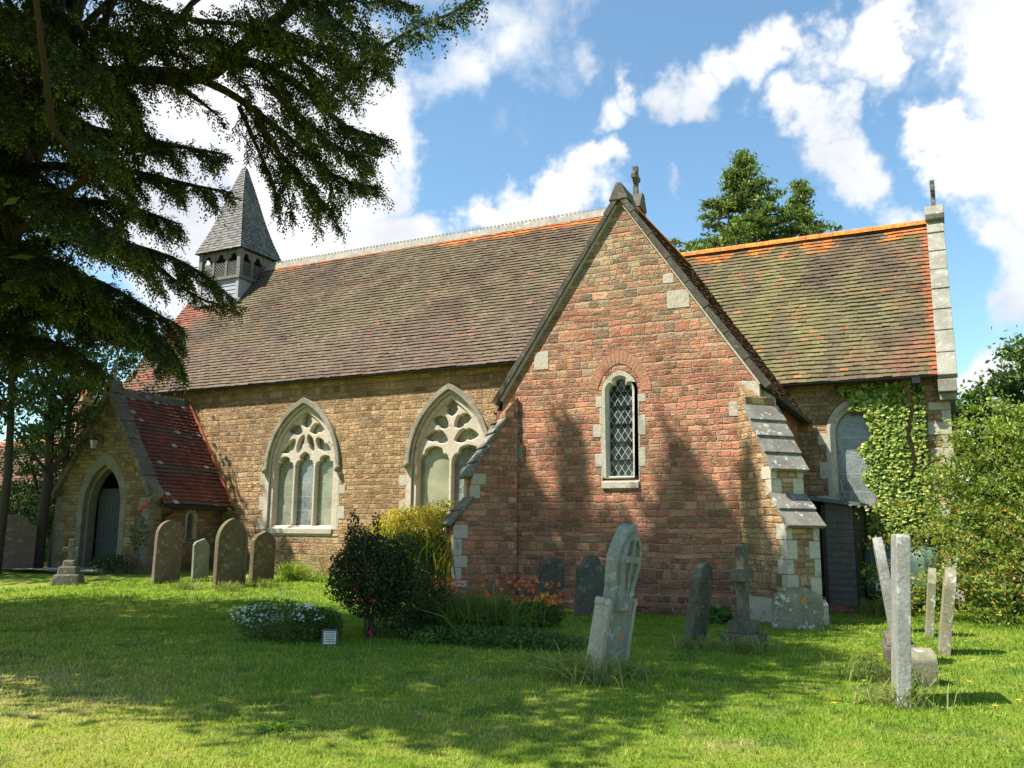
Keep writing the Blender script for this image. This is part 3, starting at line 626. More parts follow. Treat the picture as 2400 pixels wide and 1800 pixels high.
# --- windows
def jambstones(cx, half, z0, z1, Y, ext, var, parent, bevel=.01):
    for s in (-1, 1):
        mb = MB()
        z_ = z0; k = random.randint(0, 1)
        while z_ < z1 - .08:
            h = min(random.uniform(.26, .46), z1 - z_); e = ext + (var * random.uniform(.6, 1.1) if k % 2 else random.uniform(0, .04)); a, b_ = sorted((cx + s * half, cx + s * (half + e)))
            mb.box((a, Y - .010, z_ + .004), (b_, Y + .3, z_ + h - .004)); z_ += h; k += 1
        cb(mb, 'jamb_stones', 'pale_dressed_stone', parent, bevel=bevel)
def gothic_window(cx, Y, half, z0, zs, za, lights, petals, glass, lights_h, label):
    wdw = cb(archband(FY(Y), cx, half + .03, za - .07, half + .17, za + .13, zs, z0, -.014, .25), 'window', 'tracery_stone'); wdw['label'] = label
    cb(archband(FY(Y), cx, half - .10, za - .24, half + .0, za - .10, zs, z0, .06, .34), 'inner_jamb', 'tracery_stone', wdw)
    ih = half - .10; rings = [arch(cx, ih + .07, z0 - .02, zs, za - .13, 16)]
    n = lights; mull = .10; lw = (2 * ih - mull * (n - 1) - .06) / n
    for i in range(n):
        c = cx - ih + .03 + lw / 2 + i * (lw + mull)
        rings.append(arch(c, lw / 2, z0 + .12, lights_h[0], lights_h[1][i], 9, cusp=.085, cw=.10, cpos=(.50,))[::-1])
        gmb = MB(); gmb.add([(c - lw / 2 - .03, Y + .30, z0), (c + lw / 2 + .03, Y + .30, z0), (c + lw / 2 + .03, Y + .30, lights_h[1][i] + .05), (c - lw / 2 - .03, Y + .30, lights_h[1][i] + .05)], [(0, 1, 2, 3)])
        cb(gmb, 'pane', glass[i], wdw)
    for p in petals: rings.append([(cx + a, b_) for a, b_ in p][::-1])
    mb = MB(); mb.prism(rings, FY(Y), .12, .29, chamfer=.028); cb(mb, 'tracery', 'tracery_stone', wdw)
    hg = MB(); hg.prism([arch(cx, ih, lights_h[0] + .1, zs + .3, za - .2, 12)], FY(Y), .305, .31); cb(hg, 'tracery_glass', 'stained_pane', wdw)
    hd = archband(FY(Y), cx, half + .08, za + .02, half + .22, za + .21, zs, zs, -.10, .05)
    cb(hd, 'hood_mould', 'hood_stone', wdw, bevel=.02)
    hl = archband(FY(Y), cx, half + .05, za - .02, half + .10, za + .05, zs, zs, -.05, .05); cb(hl, 'hood_roll', 'hood_stone', wdw, bevel=.015)
    for s in (-1, 1):
        st = MB(); c0 = Vector((cx + s * (half + .16), Y - .08, zs - .06)); V = []; F = []
        for a in range(7):
            for b_ in range(10):
                ph = math.pi * a / 6; th = 6.2832 * b_ / 10; r = .115 * (1 + .12 * math.sin(3 * th) * math.sin(ph)); V.append(c0 + Vector((r * math.sin(ph) * math.cos(th), r * math.sin(ph) * math.sin(th), r * 1.05 * math.cos(ph))))
        for a in range(6):
            for b_ in range(10): F.append((a * 10 + b_, a * 10 + (b_ + 1) % 10, (a + 1) * 10 + (b_ + 1) % 10, (a + 1) * 10 + b_))
        cb(st.add(V, F), 'label_stop', 'hood_stone', wdw, smooth=True)
    jambstones(cx, half + .168, z0 - .02, zs - .1, Y, .05, .24, wdw, .008)
    sm = MB(); sm.add([(cx - half, Y - .05, z0 - .12), (cx + half, Y - .05, z0 - .12), (cx + half, Y - .05, z0 + .02), (cx - half, Y - .05, z0 + .02), (cx - half, Y + .29, z0 - .12), (cx + half, Y + .29, z0 - .12), (cx + half, Y + .29, z0 + .14), (cx - half, Y + .29, z0 + .14)], [(0, 1, 2, 3), (3, 2, 6, 7), (0, 4, 5, 1), (0, 3, 7, 4), (1, 5, 6, 2)])
    sm.box((cx - half - .24, Y - .014, z0 - .19), (cx + half + .24, Y + .3, z0 - .122)); cb(sm, 'sill', 'pale_dressed_stone', wdw)
    return wdw
pt1 = [petal(0, 4.91, 0, 5.46, .44, 0, .3), petal(-.16, 4.79, -.76, 4.88, .36, -.05, .3), petal(.16, 4.79, .76, 4.88, .36, .05, .3),
       petal(-.43, 4.56, -1.02, 4.16, .33, .08, .3), petal(.43, 4.56, 1.02, 4.16, .33, -.08, .3),
       petal(-.08, 4.69, -.32, 4.10, .23, -.02, .2), petal(.08, 4.69, .32, 4.10, .23, .02, .2)]
gothic_window(W1, NY, 1.30, 1.68, 3.62, 5.68, 3, pt1, ['stained_pane', 'stained_pane_grey', 'stained_pane'], (3.60, (4.00, 4.13, 4.00)), 'three-light pointed window nearer the porch')
pt2 = [petal(0, 5.02, 0, 5.54, .42, 0, .3), petal(-.11, 4.70, -.68, 4.98, .38, -.06, .3), petal(.11, 4.70, .68, 4.98, .38, .06, .3),
       petal(-.11, 4.30, -.92, 4.42, .40, -.09, .3), petal(.11, 4.30, .92, 4.42, .40, .09, .3)]
gothic_window(W2, NY, 1.24, 1.68, 3.66, 5.78, 2, pt2, ['plain_pane', 'stained_pane_grey'], (3.60, (4.14, 4.14)), 'two-light pointed window beside the vestry buttress')
def lancet(name, cx, fn, half, z0, zs, za, glass, bars, trim, depth=.3, tw=.22, cusp=.07, label=None, quo=None, jm='pale_dressed_stone', cham=.07):
    mb = MB(); O = arch(cx, half + tw, z0, zs, za + tw * 1.35, 14); mb.prism([O, arch(cx, half, z0 + .03, zs, za, 8, cusp=cusp, cw=.13, cpos=(.55,))[::-1]], fn, -.014, depth, chamfer=cham)
    wd_ = cb(mb, name, trim); 
    if label: wd_['label'] = label
    g_ = MB(); g_.prism([arch(cx, half + .02, z0, zs, za + .02, 8)], fn, depth - .06, depth - .05); cb(g_, 'pane', glass, wd_)
    if bars:
        for z_ in bars: cb(MB().add([fn(cx - half, z_ - .012, depth - .10), fn(cx + half, z_ - .012, depth - .10), fn(cx + half, z_ + .012, depth - .10), fn(cx - half, z_ + .012, depth - .10), fn(cx - half, z_ - .012, depth - .07), fn(cx + half, z_ - .012, depth - .07), fn(cx + half, z_ + .012, depth - .07), fn(cx - half, z_ + .012, depth - .07)], [(0, 1, 2, 3), (0, 4, 5, 1), (3, 2, 6, 7)]), 'glazing_bar', 'black_iron', wd_)
    return wd_
# --- vestry
VX, VH = -6.28, 2.95
def vz(x, add=0): return 9.30 + add - 1.5 * abs(x - VX)
VL, VR = VX - VH, VX + VH
LX = -6.34
vw = MB()
vw.prism([[(VL, -.3), (VR, -.3), (VR, vz(VR) - .12), (VX, vz(VX) - .12), (VL, vz(VL) - .12)], arch(LX, .42, 2.78, 4.75, 5.22, 12)[::-1]], FY(GY), 0, .5)
vw.box((VR - .5, GY + .5, -.3), (VR, CY + .05, 4.75)); vw.box((VL, GY + .5, -.3), (VL + .5, NY + .05, 4.75)); cb(vw, 'vestry_wall', 'red_sandstone')
pl = MB(); pl.box((VL - .0, GY - .10, -.3), (VR + .0, GY - .003, .36)); pl.add([(VL, GY - .10, .36), (VR, GY - .10, .36), (VR, GY, .46), (VL, GY, .46)], [(0, 1, 2, 3)])
pl.box((VL, GY - .16, -.3), (VR, GY - .103, .16)); pl.add([(VL, GY - .16, .16), (VR, GY - .16, .16), (VR, GY - .10, .22), (VL, GY - .10, .22)], [(0, 1, 2, 3)])
cb(pl, 'plinth', 'red_sandstone')
# roof of the vestry
for s, nm in ((1, 'vestry_east_roof'), (-1, 'vestry_west_roof')):
    up_ = Vector((-s, 0, 1.5)); ex = VX + s * 3.22
    Lv = abs(3.22) * math.sqrt(1 + 2.25)
    tiles(nm, (ex, GY + .22, vz(ex, .02)), (0, 1, 0), up_, 5.6, Lv, .17, .21, tilecol('vestry'),
          clip=lambda u, v, s=s: True if (u < 4.9 - .0 if s > 0 else u < 3.5) or v > 2.0 else False)
rr_ = MB(); rr_.prism([[(VX - .16, 9.22), (VX, 9.44), (VX + .16, 9.22)]], lambda u, v, w_: (u, w_, v), GY + .25, 23.8, back=True); cb(rr_, 'ridge_tiles', 'orange_ridge_tile')
coping('gable_coping', [(VX - 3.2, GY + .06, vz(VX - 3.2, .15)), (VX + .03, GY + .06, vz(VX, .15))], .34, .13, 'y', 'verge_coping', joints=8)
coping('gable_coping', [(VX + 3.2, GY + .06, vz(VX + 3.2, .15)), (VX - .03, GY + .06, vz(VX, .15))], .34, .13, 'y', 'verge_coping', joints=8)
ap = MB(); ap.prism([[(VX - .24, 9.14), (VX + .24, 9.14), (VX + .06, 9.56), (VX - .06, 9.56)]], FY(GY), -.13, .24, back=True)
ap.prism([[(VX - .22, 9.05), (VX + .22, 9.05), (VX + .06, 9.55), (VX - .06, 9.55)]], FY(GY + .45), -.20, .28, back=True); cb(ap, 'apex_stone', 'weathered_coping', bevel=.025)
tb = MB()
for s in (-1, 1):
    a = Vector((VX + s * 3.0, GY - .02, vz(VX + s * 3.0, -.10))); b_ = Vector((VX + s * .1, GY - .02, vz(VX + s * .1, -.10))); tb.bar(a, b_, .10, .07, up=(0, 1, 0))
cb(tb, 'verge_moulding', 'pale_dressed_stone')
quoins('vestry_quoins', VR, GY, 3.7, 4.82, -1, 1, 'pale_dressed_stone', hmin=.28, hmax=.45, lo=.34, hi=.42, pr=.02)
quoins('vestry_quoins', VL, GY, 3.3, 4.6, 1, 1, 'grey_coping', lo=.3, hi=.5)
for a in [(-5.22, 6.88, .50, .40), (-8.42, 5.78, .36, .42), (-5.30, 7.28, .24, .22), (-3.95, 4.35, .3, .3)]: cb(MB().box((a[0], GY - .012, a[1] - a[3]), (a[0] + a[2], GY + .1, a[1])), 'block_stone', 'pale_dressed_stone', bevel=.01)
lw_ = lancet('window', LX, FY(GY), .275, 2.84, 4.72, 5.02, 'leaded_glass', [3.22, 3.62, 4.02, 4.42, 4.74], 'pale_dressed_stone', .20, .14, cusp=.085, label='narrow leaded lancet in the red gable')
jambstones(LX, .415, 2.72, 4.65, GY, .03, .17, lw_, .01)
sm = MB(); sm.hexa([(LX - .42, GY - .05, 2.60), (LX + .42, GY - .05, 2.60), (LX + .42, GY + .30, 2.60), (LX - .42, GY + .30, 2.60), (LX - .42, GY - .05, 2.74), (LX + .42, GY - .05, 2.74), (LX + .42, GY + .30, 2.90), (LX - .42, GY + .30, 2.90)]); cb(sm, 'sill', 'pale_dressed_stone', lw_, bevel=.01)
vo = MB(); n = 11
for s in (-1, 1):
    A = arch(LX, .50, 4.72, 4.72, 5.36, n)[1:n + 2]; B = arch(LX, .74, 4.72, 4.72, 5.68, n)[1:n + 2]
    for k in range(n):
        e = .02; q = [A[k], A[k + 1], B[k + 1], B[k]]; c_ = (sum(p[0] for p in q) / 4, sum(p[1] for p in q) / 4)
        q = [(c_[0] + (p[0] - c_[0]) * .90, c_[1] + (p[1] - c_[1]) * .93) for p in q]
        if s > 0: q = [(2 * LX - p[0], p[1]) for p in q]
        vo.prism([q], FY(GY), -random.uniform(.006, .016), .05)
cb(vo, 'voussoirs', 'voussoir_stone', lw_)
lh = MB(); lp = [(LX + math.cos(t_) * .02, 0) for t_ in (0,)]
li = MB(); li.prism([[( -5.78 + .10 * math.cos(t_) * (1 + .2 * math.sin(3 * t_)), 7.72 + .09 * math.sin(t_)) for t_ in np.linspace(0, 6.283, 14)[:-1]]], FY(GY), -.03, .0)
# vestry eaves: gutter, brackets
gutter('vestry_gutter', (VX + 3.27, GY + .25, vz(VX + 3.22)), (VX + 3.27, CY - .05, vz(VX + 3.22) + .02), .06)
sf = MB(); e0, e1 = VX + 2.95, VX + 3.22; sf.hexa([(e0, GY + .24, 4.55), (e1, GY + .24, 4.40), (e1, CY - .03, 4.40), (e0, CY - .03, 4.55), (e0, GY + .24, vz(e0) + .0), (e1, GY + .24, vz(e1) + .01), (e1, CY - .03, vz(e1) + .01), (e0, CY - .03, vz(e0) + .0)]); cb(sf, 'soffit', 'dark_timber')
dp = MB(); dp.tube([(VX + 3.27, GY + .75, 4.38), (VX + 3.22, GY + .75, 4.2), (VR + .07, GY + .6, 3.9), (VR + .06, GY + .55, 3.6), (VR + .06, GY + .55, 0)], .045, 9); cb(dp, 'drainpipe', 'black_iron')
gutter('vestry_gutter', (VX - 3.27, GY + .25, vz(VX - 3.22)), (VX - 3.27, NY - .05, vz(VX - 3.22) + .02), .06)
br = MB(); br.tube([(VL - .02, GY + .15, 4.15), (VL - .16, GY + .02, 4.17), (VL - .30, GY - .02, 4.14)], .03, 8); br.box((VL - .06, GY + .02, 3.95), (VL + .0, GY + .22, 4.28)); cb(br, 'wall_bracket', 'black_iron')
# diagonal buttresses
def buttress(cx, cy, dx, dy, label, seed):
    random.seed(seed); d = Vector((dx, dy, 0)).normalized(); a = Vector((-d.y, d.x, 0)); o = Vector((cx, cy, 0)) - d * .25; w_ = .72
    def F(u, v, t_): return tuple(o + d * u + a * t_ + Vector((0, 0, v)))
    prof = [(0, -.3), (1.45, -.3), (1.45, 1.86), (1.05, 2.36), (1.05, 2.96), (.30, 4.18), (.30, 4.40), (0, 4.75)]
    bm_ = MB(); bm_.prism([prof], F, -w_ / 2, w_ / 2, back=True); b_ = cb(bm_, 'buttress', 'red_sandstone' if seed == 1 else 'tan_sandstone'); b_['label'] = label
    for (z0, z1, pr) in ((-.1, 1.84, 1.45), (2.38, 2.94, 1.05)):
        for s in (-1, 1):
            q = MB(); z_ = z0; k = 0
            while z_ < z1 - .05:
                h = min(random.uniform(.26, .38), z1 - z_); e = .14 if k % 2 else .24; f_ = .30 if k % 2 else .17
                p0 = o + d * (pr - f_) + a * (s * (w_ / 2 + .012)) + Vector((0, 0, z_ + .006)); q.obox(p0, d * (f_ + .012), a * (-s * e), Vector((0, 0, h - .012))); z_ += h; k += 1
            cb(q, 'quoins', 'pale_dressed_stone', b_, bevel=.01)
    pq = MB(); pq.prism([[(0, -.3), (1.53, -.3), (1.53, .36), (1.45, .46), (0, .46)]], F, -w_ / 2 - .08, w_ / 2 + .08, back=True); cb(pq, 'plinth', 'pale_dressed_stone' if seed == 2 else 'red_sandstone', b_)
    for (u0, z0, u1, z1, nn) in ((.26, 4.24, 1.12, 2.86, 4), (1.02, 2.42, 1.54, 1.78, 2)):
        wt = MB(); dv = Vector((u1 - u0, z1 - z0)) / nn; pn = Vector((-dv.y, dv.x)).normalized(); 
        for k in range(nn):
            A_ = Vector((u0, z0)) + dv * k; B_ = A_ + dv * 1.06; lo = .035; hi = .085
            p = [(A_.x, A_.y), (B_.x, B_.y), (B_.x + pn.x * hi, B_.y + pn.y * hi), (A_.x + pn.x * lo, A_.y + pn.y * lo)]
            wt.prism([p], F, -w_ / 2 - .06, w_ / 2 + .06, back=True)
        cb(wt, 'weathering', 'weathering_stone', b_, bevel=.008)
buttress(VL, GY, -1, -1, 'stepped diagonal buttress on the left corner of the vestry', 1)
buttress(VR, GY, 1, -1, 'stepped diagonal buttress on the right corner of the vestry', 2)
random.seed(11)
# chancel lancet
cwn = lancet('window', CWX, FY(CY), .45, 2.25, 4.2, 4.78, 'stained_pane_grey', None, 'pale_dressed_stone', .34, .20, cusp=.0, label='chancel window half covered by ivy', cham=.12)
jambstones(CWX, .64, 2.2, 4.2, CY, .02, .28, cwn, .01)
# --- porch
PX, PYF, PE = -23.55, 18.7, 2.10
def pz(x): return 6.0 - 1.53 * abs(x - PX)
pw = MB()
pw.prism([[(PX - PE, -.2), (PX + PE, -.2), (PX + PE, pz(PX + PE) - .12), (PX, 5.88), (PX - PE, pz(PX + PE) - .12)], arch(PX, .92, .0, 2.35, 3.78, 12)[::-1]], FY(PYF), 0, .45)
pw.prism([[(PYF + .45, -.2), (NY, -.2), (NY, 2.8), (PYF + .45, 2.8)], arch(20.35, .16, 1.3, 2.0, 2.22, 8)[::-1]], FX(PX + PE), 0, .4)
pw.box((PX - PE, PYF + .45, -.2), (PX - PE + .4, NY, 2.8)); cb(pw, 'porch_wall', 'porch_sandstone')
cb(archband(FY(PYF), PX, .84, 3.62, 1.10, 4.02, 2.35, .35, -.015, .2), 'porch_arch', 'porch_arch_stone', bevel=.02)
cb(archband(FY(PYF), PX, .76, 3.50, .86, 3.66, 2.35, .35, .14, .42), 'porch_arch', 'porch_arch_stone', bevel=.02)
Lp = 2.35 * math.sqrt(1 + 1.53 ** 2)
for s, nm in ((1, 'porch_east_roof'), (-1, 'porch_west_roof')):
    tiles(nm, (PX + s * 2.35, PYF + .30, pz(PX + 2.35)), (0, 1, 0), (-s, 0, 1.53), NY - PYF - .30, Lp, .15, .19, tilecol('porch'))
fl = MB()
p0, p1 = Vector((PX + 2.38, NY - .04, pz(PX + 2.38) + .06)), Vector((PX + .05, NY - .04, 6.02)); 
for k in range(12):
    a = p0.lerp(p1, k / 12); b_ = p0.lerp(p1, (k + .96) / 12); fl.bar(a, b_, .10, .09, up=(0, 1, 0))
cb(fl, 'flashing_tiles', 'terracotta')
pc = MB(); y = PYF + .28
while y < NY - .05:
    y1 = min(y + .26, NY - .02)
    pc.prism([[(PX - .15, 5.80), (PX + .15, 5.80), (PX + .04, 6.05), (PX - .04, 6.05)]], lambda u, v, w_: (u, w_, v), y, y1 - .008, back=True)
    pc.prism([[(PX - .02, 6.04), (PX + .02, 6.04), (PX + .015, 6.11), (PX - .015, 6.11)]], lambda u, v, w_: (u, w_, v), y + .03, y + .11, back=True); pc.prism([[(PX - .02, 6.04), (PX + .02, 6.04), (PX + .015, 6.11), (PX - .015, 6.11)]], lambda u, v, w_: (u, w_, v), y + .15, y + .23, back=True); y += .26
cb(pc, 'porch_ridge_crest', 'weathered_coping')
for s in (-1, 1): coping('porch_coping', [(PX + s * 2.25, PYF + .10, pz(PX + 2.25) + .14), (PX, PYF + .10, 6.14)], .5, .16, 'y', 'weathered_coping', joints=6)
ap = MB(); ap.prism([[(PX - .24, 5.9), (PX + .24, 5.9), (PX + .08, 6.32), (PX - .08, 6.32)]], FY(PYF), -.14, .30, back=True); cb(ap, 'apex_stone', 'weathered_coping', bevel=.02)
cross('stone_cross', (PX, PYF + .08, 6.28), .62, 'hood_stone', facing='y')
quoins('porch_quoins', PX + PE, PYF, .2, 2.6, -1, 1, 'porch_arch_stone', lo=.22, hi=.45); quoins('porch_quoins', PX - PE, PYF, .2, 2.6, 1, 1, 'porch_arch_stone')
kn = MB(); kn.add([(PX + PE - .05, PYF - .06, 2.35), (PX + PE + .16, PYF - .06, 2.62), (PX + PE + .16, PYF - .06, 2.78), (PX + PE - .05, PYF - .06, 3.0), (PX + PE - .05, PYF + .35, 2.35), (PX + PE + .16, PYF + .35, 2.62), (PX + PE + .16, PYF + .35, 2.78), (PX + PE - .05, PYF + .35, 3.0)], [(0, 1, 2, 3), (4, 7, 6, 5), (0, 4, 5, 1), (1, 5, 6, 2), (2, 6, 7, 3)]); cb(kn, 'kneeler', 'porch_arch_stone')
gutter('porch_gutter', (PX + 2.42, PYF + .36, pz(PX + 2.40) - .02), (PX + 2.42, NY - .05, pz(PX + 2.40) - .02), .055)
dp = MB(); gz = pz(PX + 2.40) - .06; dp.tube([(PX + 2.42, PYF + .62, gz), (PX + 2.40, PYF + .60, gz - .12), (PX + PE + .08, PYF + .52, gz - .22), (PX + PE + .07, PYF + .50, gz - .4), (PX + PE + .07, PYF + .50, .3)], .04, 8); cb(dp, 'drainpipe', 'black_iron')
sl_ = MB()
for s in (-1, 1): sl_.hexa([(PX + s * 1.7, PYF + .46, 2.8), (PX + s * 2.33, PYF + .46, 2.26), (PX + s * 2.33, NY, 2.26), (PX + s * 1.7, NY, 2.8), (PX + s * 1.7, PYF + .46, pz(PX + 1.7) - .02), (PX + s * 2.33, PYF + .46, pz(PX + 2.33) - .0), (PX + s * 2.33, NY, pz(PX + 2.33) - .0), (PX + s * 1.7, NY, pz(PX + 1.7) - .02)])
cb(sl_, 'soffit', 'dark_timber')
pl_ = lancet('window', 20.35, FX(PX + PE), .11, 1.34, 2.0, 2.16, 'leaded_glass', None, 'hood_stone', .26, .13, cusp=.0, label='tiny lancet in the porch side', cham=.05)
dr = MB()
for k in range(6): dr.box((PX - .76 + k * .165, PYF + .50, .42), (PX - .76 + k * .165 + .155, PYF + .55, 2.9))
dr.box((PX - .76, PYF + .47, 1.22), (PX + .23, PYF + .497, 1.34)); dr.box((PX - .76, PYF + .47, 2.55), (PX + .23, PYF + .497, 2.68)); door = cb(dr, 'door', 'door_paint')
hb = MB(); hb.tube([(PX + .12, PYF + .45, 1.55), (PX + .12, PYF + .43, 1.6), (PX + .12, PYF + .45, 1.68)], .014, 6); cb(hb, 'handle', 'black_iron', door)
st = MB(); st.box((PX - 1.3, PYF - .75, .2), (PX + 1.25, PYF + .45, .44)); cb(st, 'doorstep', 'gate_path', bevel=.015)
fq = MB(); fq.box((PX - 1.7, PYF + .46, .3), (PX + 1.7, NY, .43)); cb(fq, 'porch_floor', 'dark_stone')
# --- bellcote
bx0, bx1, by0, by1 = -26.35, -24.32, 24.62, 26.55; BT = 12.62
bell = cb(MB().box((bx0, by0, 9.6), (bx1, by1, 11.52)), 'bellcote', 'lead'); bell['label'] = 'wooden bellcote with shingled spire astride the roof'
bb = MB()
for x_, y_ in ((bx0, by0), (bx1, by0), (bx0, by1), (bx1, by1)): bb.box((x_ - .09, y_ - .09, 11.5), (x_ + .09, y_ + .09, BT))
for fx in range(1, 3): 
    x_ = bx0 + (bx1 - bx0) * fx / 3
    for y_ in (by0, by1): bb.box((x_ - .05, y_ - .05, 11.5), (x_ + .05, y_ + .05, BT))
    y_ = by0 + (by1 - by0) * fx / 3
    for x_ in (bx0, bx1): bb.box((x_ - .05, y_ - .05, 11.5), (x_ + .05, y_ + .05, BT))
bb.box((bx0 - .12, by0 - .12, 11.40), (bx1 + .12, by1 + .12, 11.52)); cb(bb, 'bell_frame', 'bell_timber', bell)
hd = MB(); lt = MB()
for side in range(4):
    for k in range(3):
        if side % 2 == 0:
            a, b_ = bx0 + (bx1 - bx0) * k / 3, bx0 + (bx1 - bx0) * (k + 1) / 3; Y_ = by0 if side == 0 else by1; F = lambda u, v, w_, Y_=Y_: (u, Y_ + w_, v)
        else:
            a, b_ = by0 + (by1 - by0) * k / 3, by0 + (by1 - by0) * (k + 1) / 3; X_ = bx1 if side == 1 else bx0; F = lambda u, v, w_, X_=X_: (X_ + w_, u, v)
        c_ = (a + b_) / 2; hw_ = (b_ - a) / 2 - .06
        outer = [(a, 12.05), (b_, 12.05), (b_, BT), (a, BT)]
        A = arch(c_, hw_, 12.05, 12.10, 12.48, 7, cusp=.06, cw=.14, cpos=(.5,))
        ring = [(a, 12.05)] + [A[0]] + A[1:-1] + [A[-1]] + [(b_, 12.05), (b_, BT), (a, BT)]
        hd.prism([ring], F, -.03, .03, back=True)
        nn = 7; z0, z1 = 11.52, 12.14
        for sgn in (-1, 1):
            for j in range(-6, 8):
                off = j * .13; pts = []
                for t_ in np.linspace(0, 1, 2): pts.append((c_ - hw_ + (2 * hw_) * t_, z0 + off + (2 * hw_) * t_ if sgn > 0 else z0 + off + (2 * hw_) * (1 - t_)))
                (u0, v0), (u1, v1) = pts
                def cl(u0, v0, u1, v1):
                    t0, t1 = 0., 1.; dv = v1 - v0
                    ta, tb_ = (z0 - v0) / dv, (z1 - v0) / dv; ta, tb_ = min(ta, tb_), max(ta, tb_); t0, t1 = max(t0, ta), min(t1, tb_)
                    return None if t1 - t0 < .05 else (u0 + (u1 - u0) * t0, v0 + dv * t0, u0 + (u1 - u0) * t1, v0 + dv * t1)
                q = cl(u0, v0, u1, v1)
                if q: lt.bar(F(q[0], q[1], .01 * sgn), F(q[2], q[3], .01 * sgn), .022, .042, up=(F(0, 0, 1)[0] - F(0, 0, 0)[0], F(0, 0, 1)[1] - F(0, 0, 0)[1], 0))
cb(hd, 'arcade_heads', 'bell_timber', bell); cb(lt, 'lattice', 'bell_timber', bell)
cbx = MB(); cbx.box((bx0 + .25, by0 + .3, 11.53), (bx1 - .25, by1 - .3, 12.3)); cb(cbx, 'bell_chamber', 'dark_opening', bell)  # solid near-black box painted as the shade behind the lattice
SC = Vector(((bx0 + bx1) / 2, (by0 + by1) / 2, 16.6)); ov = .22
sp_ = MB(); prof = [(1.0, BT - .02), (.76, BT + .76), (.535, BT + 1.67), (.28, BT + 2.9), (.06, BT + 3.88), (.0, 16.6)]
sx, sy = (bx1 - bx0) / 2 + ov, (by1 - by0) / 2 + ov
def shcol():
    c = random.choice([(.13, .12, .105), (.16, .15, .13), (.11, .10, .09), (.19, .175, .155), (.10, .10, .08)]); return c
zz_ = BT; rows = 32
def wid(z_):
    for (a, za), (b_, zb) in zip(prof, prof[1:]):
        if z_ <= zb + 1e-6: return a + (b_ - a) * (z_ - za) / (zb - za)
    return 0
for side in range(4):
    for j in range(rows):
        za, zb = BT - .02 + (16.6 - BT) * j / rows, BT - .02 + (16.6 - BT) * (j + 1.12) / rows; zb = min(zb, 16.6)
        wa, wb = wid(za), wid(zb)
        def P_(w__, t_, z_, lift=0.):
            if side == 0: return (SC.x + t_ * sx * w__, SC.y - sy * w__ - lift, z_)
            if side == 1: return (SC.x + sx * w__ + lift, SC.y + t_ * sy * w__, z_)
            if side == 2: return (SC.x - t_ * sx * w__, SC.y + sy * w__ + lift, z_)
            return (SC.x - sx * w__ - lift, SC.y - t_ * sy * w__, z_)
        nn = max(1, int(round(2 * (sx if side % 2 == 0 else sy) * wa / .15)))
        for k in range(nn):
            t0, t1 = -1 + 2 * k / nn, -1 + 2 * (k + 1) / nn; c = tuple(q * k_ for q, k_ in zip(shcol(), [random.uniform(.9, 1.1)] * 3)); l_ = .028 + random.uniform(-.006, .006); dz = random.uniform(-.012, .012)
            sp_.add([P_(wa, t0, za + dz, l_), P_(wa, t1, za + dz, l_), P_(wb, t1, zb, .004), P_(wb, t0, zb, .004), P_(wa, t0, za + dz + .01, -.01), P_(wa, t1, za + dz + .01, -.01)], [(0, 1, 2, 3), (4, 5, 1, 0)], c)
cb(sp_, 'spire', 'shingles', bell, recalc=False)
us = MB(); us.box((SC.x - sx + .03, SC.y - sy + .03, BT - .03), (SC.x + sx - .03, SC.y + sy - .03, BT + .01)); cb(us, 'spire_soffit', 'dark_timber', bell)
bd = MB()
for k in range(5): bd.hexa([(bx0 - .02, by0 - .035, 10.62 + k * .17), (bx1 + .02, by0 - .035, 10.62 + k * .17), (bx1 + .02, by0 - .004, 10.62 + k * .17), (bx0 - .02, by0 - .004, 10.62 + k * .17), (bx0 - .02, by0 - .012, 10.79 + k * .17), (bx1 + .02, by0 - .012, 10.79 + k * .17), (bx1 + .02, by0 - .004, 10.79 + k * .17), (bx0 - .02, by0 - .004, 10.79 + k * .17)])
bd.box((bx1 - .10, by0 - .06, 10.2), (bx1 + .05, by0 - .036, 11.4)); bd.box((bx0 - .05, by0 - .06, 10.2), (bx0 + .10, by0 - .036, 11.4)); bd.box((bx0 - .3, by0 - .12, 10.42), (bx1 + .2, by0 - .06, 10.56)); cb(bd, 'lead_apron', 'lead', bell)
# ---------------------------------------------------------------- churchyard
def ico(c, r, n=1):
    pass
# --- house beyond the trees
hs = empty('house', (-36, 25, 0), 0, 'brick house with red tiled roof and chimney glimpsed through the trees on the left', 'house')
def hb(mb, name, mat, parent=hs, **k):
    o = mb.build(name, mat, None, **k); o.parent = parent
    if parent is hs: o.matrix_parent_inverse = Matrix.Translation(-Vector(hs.location))
    return o
wl = MB(); wl.box((-46, 23.6, -.2), (-33.4, 29.4, 2.9)); wl.add([(-33.4, 23.6, 2.9), (-33.4, 29.4, 2.9), (-33.4, 26.5, 5.3), (-46, 23.6, 2.9), (-46, 29.4, 2.9), (-46, 26.5, 5.3)], [(0, 1, 2), (3, 5, 4)]); hb(wl, 'wall', 'render_wall')
rf = tiles('roof', (-46.2, 23.2, 2.75), (1, 0, 0), (0, 3.3, 2.85), 13.1, 4.36, .22, .34, tilecol('vestry'), parent=None, lift=.04)
rf.parent = hs; rf.matrix_parent_inverse = Matrix.Translation(-Vector(hs.location))
rb = MB(); rb.add([(-46.2, 26.5, 5.55), (-33.1, 26.5, 5.55), (-33.1, 29.8, 2.75), (-46.2, 29.8, 2.75)], [(0, 1, 2, 3)]); hb(rb, 'rear_roof', 'terracotta')
rd = MB(); rd.prism([[(26.3, 5.5), (26.5, 5.75), (26.7, 5.5)]], lambda u, v, w_: (w_, u, v), -46.2, -33.1, back=True); hb(rd, 'ridge_tiles', 'terracotta')
